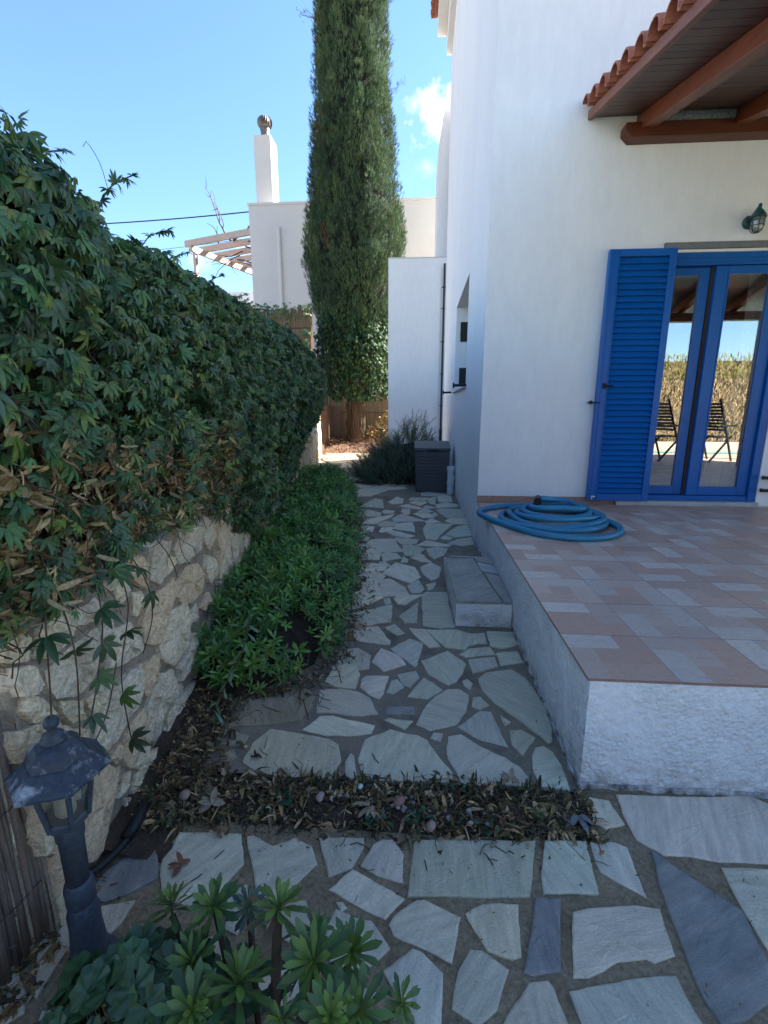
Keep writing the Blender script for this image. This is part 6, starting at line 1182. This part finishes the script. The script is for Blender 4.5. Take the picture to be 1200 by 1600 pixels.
# reed fence at the far end, and dry brush in front of it
def reed_fence(x0, y0, x1, y1, z0, z1, n, label, gap=1.0):
    t = thing('reed_fence', ((x0 + x1) / 2, (y0 + y1) / 2, z0), label, 'fence'); m = MB()
    for i in range(n):
        k = i / n; x = x0 + (x1 - x0) * k + random.gauss(0, .006); y = y0 + (y1 - y0) * k + random.gauss(0, .01); h = z1 + random.uniform(-.18, .05); m.tube([(x, y, z0), (x + random.gauss(0, .02), y, (z0 + h) / 2), (x + random.gauss(0, .03), y, h)], random.uniform(0.008, 0.014), 4, False)
    setp(m.build('reeds', M_REED, t), kind='stuff')
    for z in (z0 + (z1 - z0) * .3, z0 + (z1 - z0) * .8):
        m = MB(); m.tube([(x0, y0 - .02, z), (x1, y1 - .02, z)], 0.018, 6); m.build('rail', M_TWIG, t)
    for k in (0.0, 0.33, 0.66, 1.0):
        m = MB(); m.tube([(x0 + (x1 - x0) * k, y0 + (y1 - y0) * k + .05, 0), (x0 + (x1 - x0) * k, y0 + (y1 - y0) * k + .05, z1)], 0.035, 6); m.build('post', M_BARK, t)
    return t
reed_fence(-6.2, 14.9, -3.25, 14.6, 1.5, 4.35, 420, 'reed fence on the high ground beside the cypress, half hidden by vines')
reed_fence(-4.6, 19.4, 1.5, 19.4, 0.3, 3.6, 700, 'low brown reed fence behind the trunk of the cypress')
ub = MB(); ub.box(-9, 14.75, -0.05, -3.2, 19.3, 1.55); setp(ub.build('upper_ground', M_BANK), kind='structure')
P, Nn = [], []
for k in range(500):
    y = random.uniform(14.3, 14.9); x = -6 + 2.8 * random.random(); P.append((x, y - .15, random.choice([random.uniform(3.1, 3.7), random.uniform(4.1, 4.45), random.uniform(1.6, 3.3)]))); Nn.append((0.2, -1, .3))
vt_ = thing('vine_strands', (-4.6, 14.6, 1.55), 'dark leafy strands trailing over the reed fence on the high ground', 'climbing plant')
P = np.array(P); V, F, C = scatter(PALM_LO, P, orient(np.array(Nn, float)), RNG.uniform(0.9, 1.5, len(P)), leafcol(len(P), GREENS)); setp(np_mesh('foliage', V, F, M_VINE, C, vt_), kind='stuff')
db = thing('dry_brush', (-0.9, 17.8, 0.4), 'sunlit heap of dry brown brushwood beside the cypress trunk', 'brushwood')
P, Nn = [], []
for k in range(1300):
    x = random.gauss(-0.9, .75); y = random.uniform(16.8, 18.4); P.append((x, y, 0.35 + random.random() * 1.25 * math.exp(-((x + .8) / .9) ** 2))); Nn.append((random.gauss(0, 1), -.5, .5))
P = np.array(P); V, F, C = scatter([leaf(0.16, 0.035, 2, 0.3, 0.4), leaf(0.12, 0.06, 2, 0.4, 0.4, 'oval')], P, frames(RNG.normal(0, 1, P.shape), nrm(np.array(Nn))), RNG.uniform(0.7, 1.4, len(P)), leafcol(len(P), [(0.30, 0.17, 0.08), (0.22, 0.13, 0.06), (0.17, 0.10, 0.05), (0.10, 0.12, 0.04)])); setp(np_mesh('twigs', V, F, M_DRY, C, db), kind='stuff')
# fallen leaves over the bank
P = np.array([(random.uniform(-4, 0.3), random.uniform(13.2, 17.5), 0.0) for _ in range(1300)]); P[:, 2] = 0.012 + 0.42 * np.clip((P[:, 1] - 14.8) / 2.2, 0, 1) ** 1.3 + 0.05
P[P[:, 1] < 14.6, 2] = 0.02; P = P[(P[:, 0] > XW(P[:, 1]) + 0.05)]
V, F, C = scatter(LIT, P, frames(RNG.normal(0, 1, P.shape), nrm(RNG.normal(0, .3, P.shape) + np.array([0, 0, 1]))), RNG.uniform(1.2, 2.4, len(P)), leafcol(len(P), [(0.20, 0.10, 0.05), (0.26, 0.14, 0.07), (0.12, 0.07, 0.04)])); setp(np_mesh('fallen_leaves', V, F, M_DRY, C), kind='stuff')

# ------------------------------------------------------------------ rosemary bush
ro_ = thing('rosemary_bush', (-0.35, 9.9, 0), 'dark grey green rosemary bush growing behind the storage chest', 'bush')
def rspray(seed):
    r = random.Random(seed); out = []
    for i in range(26):
        t = i / 26; V, F = leaf(0.045 * r.uniform(.7, 1.1), 0.006, 1, 0.2, 0.3, 'needle'); V = rotx(V, r.uniform(0.5, 1.1)); out.append((rotz(V, i * 2.4) + np.array([0, 0, 0.26 * t]), F))
    V, F = leaf(0.27, 0.006, 2, 0, 0); out.append((rotx(V, PI / 2), F)); return merge_shapes(out)
RS = [rspray(s) for s in (1, 2, 3)]
P, Nn = [], []
def bush_r(a, e): return 1 + 0.22 * fbm((math.cos(a) * 2, math.sin(a) * 2, e * 2), 3)
for k in range(2100):
    a = random.uniform(0, 2 * PI); e = math.asin(random.random()); s = bush_r(a, e) * random.uniform(.78, 1.0)
    x = -0.36 + 0.98 * s * math.cos(a) * math.cos(e); y = 9.75 + 1.1 * s * math.sin(a) * math.cos(e); z = 0.02 + 0.98 * s * math.sin(e) * (1 + 0.22 * math.cos(a))
    if x > 0.57: continue
    P.append((x, y, max(0.03, z - 0.12))); Nn.append((0.55 * math.cos(a) * math.cos(e), 0.55 * math.sin(a) * math.cos(e), 0.75))
P = np.array(P); V, F, C = scatter(RS, P, up_frames(np.array(Nn), .3), RNG.uniform(0.7, 1.25, len(P)), leafcol(len(P), [(0.11, 0.145, 0.10), (0.125, 0.165, 0.11), (0.09, 0.12, 0.09), (0.14, 0.17, 0.105)])); setp(np_mesh('foliage', V, F, M_CYP, C, ro_), kind='stuff')
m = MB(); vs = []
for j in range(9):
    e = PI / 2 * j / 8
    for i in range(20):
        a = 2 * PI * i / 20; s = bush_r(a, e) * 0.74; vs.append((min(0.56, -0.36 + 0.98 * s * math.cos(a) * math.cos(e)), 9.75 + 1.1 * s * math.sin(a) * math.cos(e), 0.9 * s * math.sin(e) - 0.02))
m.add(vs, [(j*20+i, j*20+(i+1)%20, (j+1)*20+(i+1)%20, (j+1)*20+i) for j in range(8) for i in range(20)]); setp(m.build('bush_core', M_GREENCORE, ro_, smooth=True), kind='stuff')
m = MB()
for k in range(60):
    x = random.uniform(-1.2, 0.4); y = random.uniform(8.65, 9.0); pp = [Vector((x, y, .02))]; d = Vector((random.gauss(0, 1), random.gauss(0, .3), 0)).normalized()
    for s_ in range(4): pp.append(pp[-1] + d * 0.09 + Vector((0, random.gauss(0, .02), abs(random.gauss(0, .01)))))
    m.tube(pp, 0.005, 4, False)
setp(m.build('fallen_stems', M_TWIG, ro_), kind='stuff')

# ------------------------------------------------------------------ neighbouring house, its pergola, cables
nb = thing('neighbour_house', (-3.0, 22, 0), 'plain white neighbouring house with a tall square chimney behind the cypress', 'house')
m = MB(); m.box(-6.8, 20.0, -0.05, 2.4, 27.0, 9.20); m.build('wall', M_GREYWALL, nb)
m = MB(); m.box(-6.83, 19.97, 9.201, 2.43, 27.03, 9.29); m.build('parapet_cap', M_GREYWALL, nb)
m = MB(); m.box(-6.62, 20.5, 9.291, -5.95, 21.35, 11.85); chm = m.build('chimney', M_GREYWALL, nb)
m = MB(); m.lathe((-6.26, 20.9, 11.85), [(0.17, 0), (0.17, 0.30), (0.185, 0.31), (0.185, 0.40), (0.17, 0.41)], 18); m.build('flue', M_ZINC, chm)
m = MB()
for k in range(22):
    a = 2 * PI * k / 22; ca_, sa_ = math.cos(a), math.sin(a); b = a + 0.10
    pr = [(0.17, 0.40), (0.25, 0.46), (0.29, 0.56), (0.285, 0.68), (0.21, 0.78), (0.05, 0.82)]
    vs = [];
    for r_, z in pr: vs += [(-6.26 + r_ * ca_, 20.9 + r_ * sa_, 11.85 + z), (-6.26 + r_ * 0.90 * math.cos(b + .12), 20.9 + r_ * 0.90 * math.sin(b + .12), 11.85 + z)]
    m.add(vs, [(2*i, 2*i+1, 2*i+3, 2*i+2) for i in range(len(pr) - 1)])
m.lathe((-6.26, 20.9, 11.85), [(0.16, 0.41), (0.20, 0.55), (0.18, 0.74), (0.02, 0.80)], 14)
m.build('cowl', M_ZINC, chm)
m = MB(); m.tube([(-5.62, 19.93, 3.0), (-5.62, 19.93, 8.35)], 0.055, 10); m.tube([(-5.62, 19.93, 6.9), (-5.62, 19.93, 7.0)], 0.066, 10); m.tube([(-5.62, 19.93, 8.35), (-5.62, 20.05, 8.42)], 0.055, 10); m.build('drainpipe', M_GREYWALL, nb)
n2 = thing('garden_annexe', (-9.5, 27.5, 0), 'low white wall of the neighbouring house under the slatted pergola', 'wall')
m = MB(); m.box(-9.0, 27.3, -0.05, -6.83, 27.6, 8.25); m.build('wall_panel', M_GREYWALL, n2); m = MB(); m.box(-13.0, 28.2, -0.05, -9.02, 28.5, 8.0); m.build('side_panel', M_WALL, n2)
pg = thing('pergola', (-8.2, 21, 0), 'beige slatted pergola attached to the left of the neighbouring house', 'pergola')
ang = math.radians(-20); pc = Vector((-6.86, 20.35, 0))
for k in range(7):
    y = 0.85 * k; m = MB(); M4 = Matrix.Translation(pc + Vector((-0.02, 0, 8.42 - 0.01 * k))) @ Matrix.Rotation(ang, 4, 'Z'); m.box(-3.6, y, -0.12, -0.36 * y * 0 - 0.0, y + 0.10, 0.12, M4); m.build('slat', M_PERG, pg)
for bx in (-3.3,):
    m = MB(); M4 = Matrix.Translation(pc + Vector((0, 0, 8.17))) @ Matrix.Rotation(ang, 4, 'Z'); m.box(bx, -0.1, -0.1, bx + 0.14, 5.5, 0.125, M4); m.build('beam', M_PERG, pg)
    m = MB(); M4 = Matrix.Translation(pc) @ Matrix.Rotation(ang, 4, 'Z'); m.box(bx, 0.1, -0.05, bx + 0.14, 0.24, 8.06, M4); m.build('post', M_PERG, pg)
bv = thing('bare_vine', (-7.9, 20.2, 8.2), 'bare winter vine branches sprawling over the slatted pergola', 'vine')
m = MB()
TW = [None]
def vine(*a):
    TW[0] = MB(); twigtree(*a); TW[0].build('branch', M_TWIG, bv)
def twigtree(p, d, L, r, depth):
    pp = [p.copy()]
    for i in range(5): d = (d + Vector((random.gauss(0, .22), random.gauss(0, .22), random.gauss(0.02, .2)))).normalized(); p = p + d * L / 5; pp.append(p.copy())
    TW[0].tube(pp, [r * (1 - .12 * i) for i in range(6)], 5, False)
    if depth:
        for i in (2, 3, 5): twigtree(pp[i], (d + Vector((random.gauss(0, .7), random.gauss(0, .5), random.gauss(.15, .5)))).normalized(), L * .55, r * .55, depth - 1)
vine(Vector((-8.1, 21.6, 8.5)), Vector((0.55, 0, .5)), 1.3, 0.05, 2); vine(Vector((-8.2, 21.6, 8.5)), Vector((-.6, .1, .75)), 1.5, 0.045, 2); vine(Vector((-7.8, 21.8, 8.5)), Vector((.8, .1, .1)), 1.0, .04, 2); vine(Vector((-9.0, 22.2, 8.5)), Vector((.1, .1, .6)), .7, .035, 1)
for k in range(6): vine(Vector((-7.3 - .35 * k, 21.2 + .6 * k, 8.33)), Vector((random.choice((-1, 1)), .3, -.1)), 1.4, .03, 1)
def cable(pts_, r, label):
    c = thing('power_cable', pts_[0], label, 'cable'); m = MB(); out = []
    for (a, b, sag) in zip(pts_, pts_[1:], [0.5] * 9):
        for i in range(25): t = i / 24; p = Vector(a).lerp(Vector(b), t); p.z -= sag * 4 * t * (1 - t); out.append(p)
    m.tube(out, r, 5); m.build('wire', M_BLACK, c)
cable([(-34, 30, 12.6), (-5, 28.2, 12.45), (6, 30, 12.2)], 0.035, 'black overhead cable strung across the sky behind the neighbouring house')
cable([(-34, 31, 10.9), (-6.6, 26, 10.3)], 0.012, 'thin overhead wire below the thick black overhead cable')

# ------------------------------------------------------------------ the garden behind the lens, seen in the door glass
pb = MB(); pb.box(-2, -3.4, -0.03, 14, -0.95, 0.30); setp(pb.build('pool_water', M_WATER), kind='structure')
dk = MB(); dk.box(-4, -7.0, -0.03, 16, -3.41, 0.325); dk.box(-8, -12, -0.03, -2.01, -0.95, 0.02); setp(dk.build('pool_deck', M_DECK), kind='structure')
gf = thing('garden_screen', (5, -7.3, 0.3), 'sunlit golden reed screen with clipped green top beyond the pool', 'screen')
P, Nn, Cl = [], [], []
for k in range(14000):
    x = random.uniform(-3, 16); z = random.uniform(0.3, 3.12); P.append((x, -7.25 + random.uniform(-.12, .12), z)); Nn.append((random.gauss(0, .3), 1, .2)); top = z > 2.35
    Cl.append(np.array(random.choice([(0.16, 0.17, 0.03), (0.13, 0.14, 0.03), (0.2, 0.17, 0.04)] if top else [(0.30, 0.21, 0.10), (0.24, 0.17, 0.08), (0.36, 0.27, 0.14), (0.13, 0.13, 0.05), (0.20, 0.14, 0.07)])) * random.uniform(.7, 1.2))
P = np.array(P); V, F, C = scatter([leaf(0.16, 0.035, 2, .2, .3), leaf(0.20, 0.025, 2, .1, .3)], P, frames(np.stack([RNG.normal(0, .5, len(P)), RNG.normal(0, .3, len(P)), np.ones(len(P))], 1), nrm(np.array(Nn))), RNG.uniform(.7, 1.2, len(P)), np.array(Cl)); setp(np_mesh('foliage', V, F, M_FENCE, C, gf), kind='stuff')
m = MB(); m.box(-3, -7.5, 0.3, 16, -7.38, 3.0); m.build('screen_panel', M_REED, gf)
def chair(x, y, yaw, label):
    t = thing('folding_chair', (x, y, TZ), label, 'chair'); M4 = Matrix.Translation((x, y, TZ)) @ Matrix.Rotation(yaw, 4, 'Z')
    tp = lambda a, b: [M4 @ Vector(a), M4 @ Vector(b)]
    for s in (-.23, .23):
        m = MB(); m.tube(tp((s, -.28, 0), (s, .26, 1.14)), 0.02, 6); m.build('back_leg', M_DARKWOOD, t)
        m = MB(); m.tube(tp((s * .9, .30, 0), (s * .9, -.22, 0.46)), 0.02, 6); m.build('front_leg', M_DARKWOOD, t)
        m = MB(); m.box(s - .03, -.25, .64, s + .03, .12, .67, M4); m.build('armrest', M_DARKWOOD, t)
    for k in range(7): m = MB(); yy = -.24 + k * .065; m.box(-.21, yy, .44, .21, yy + .05, .46, M4); m.build('seat_slat', M_DARKWOOD, t)
    for k in range(9): z = .56 + k * .058; m = MB(); yy = -.28 + .54 * z / 1.08; m.box(-.22, yy - .01, z, .22, yy + .012, z + .042, M4); m.build('back_slat', M_DARKWOOD, t)
M_DARKWOOD = mat('dark_chair_wood', (0.035, 0.024, 0.02), (0.02, 0.015, 0.012), 5, .5)
chair(4.68, 0.45, PI * 0.36, 'dark slatted folding chair mirrored in the left door pane'); chair(5.50, 0.5, PI * 0.36, 'dark slatted folding chair mirrored in the right door pane')
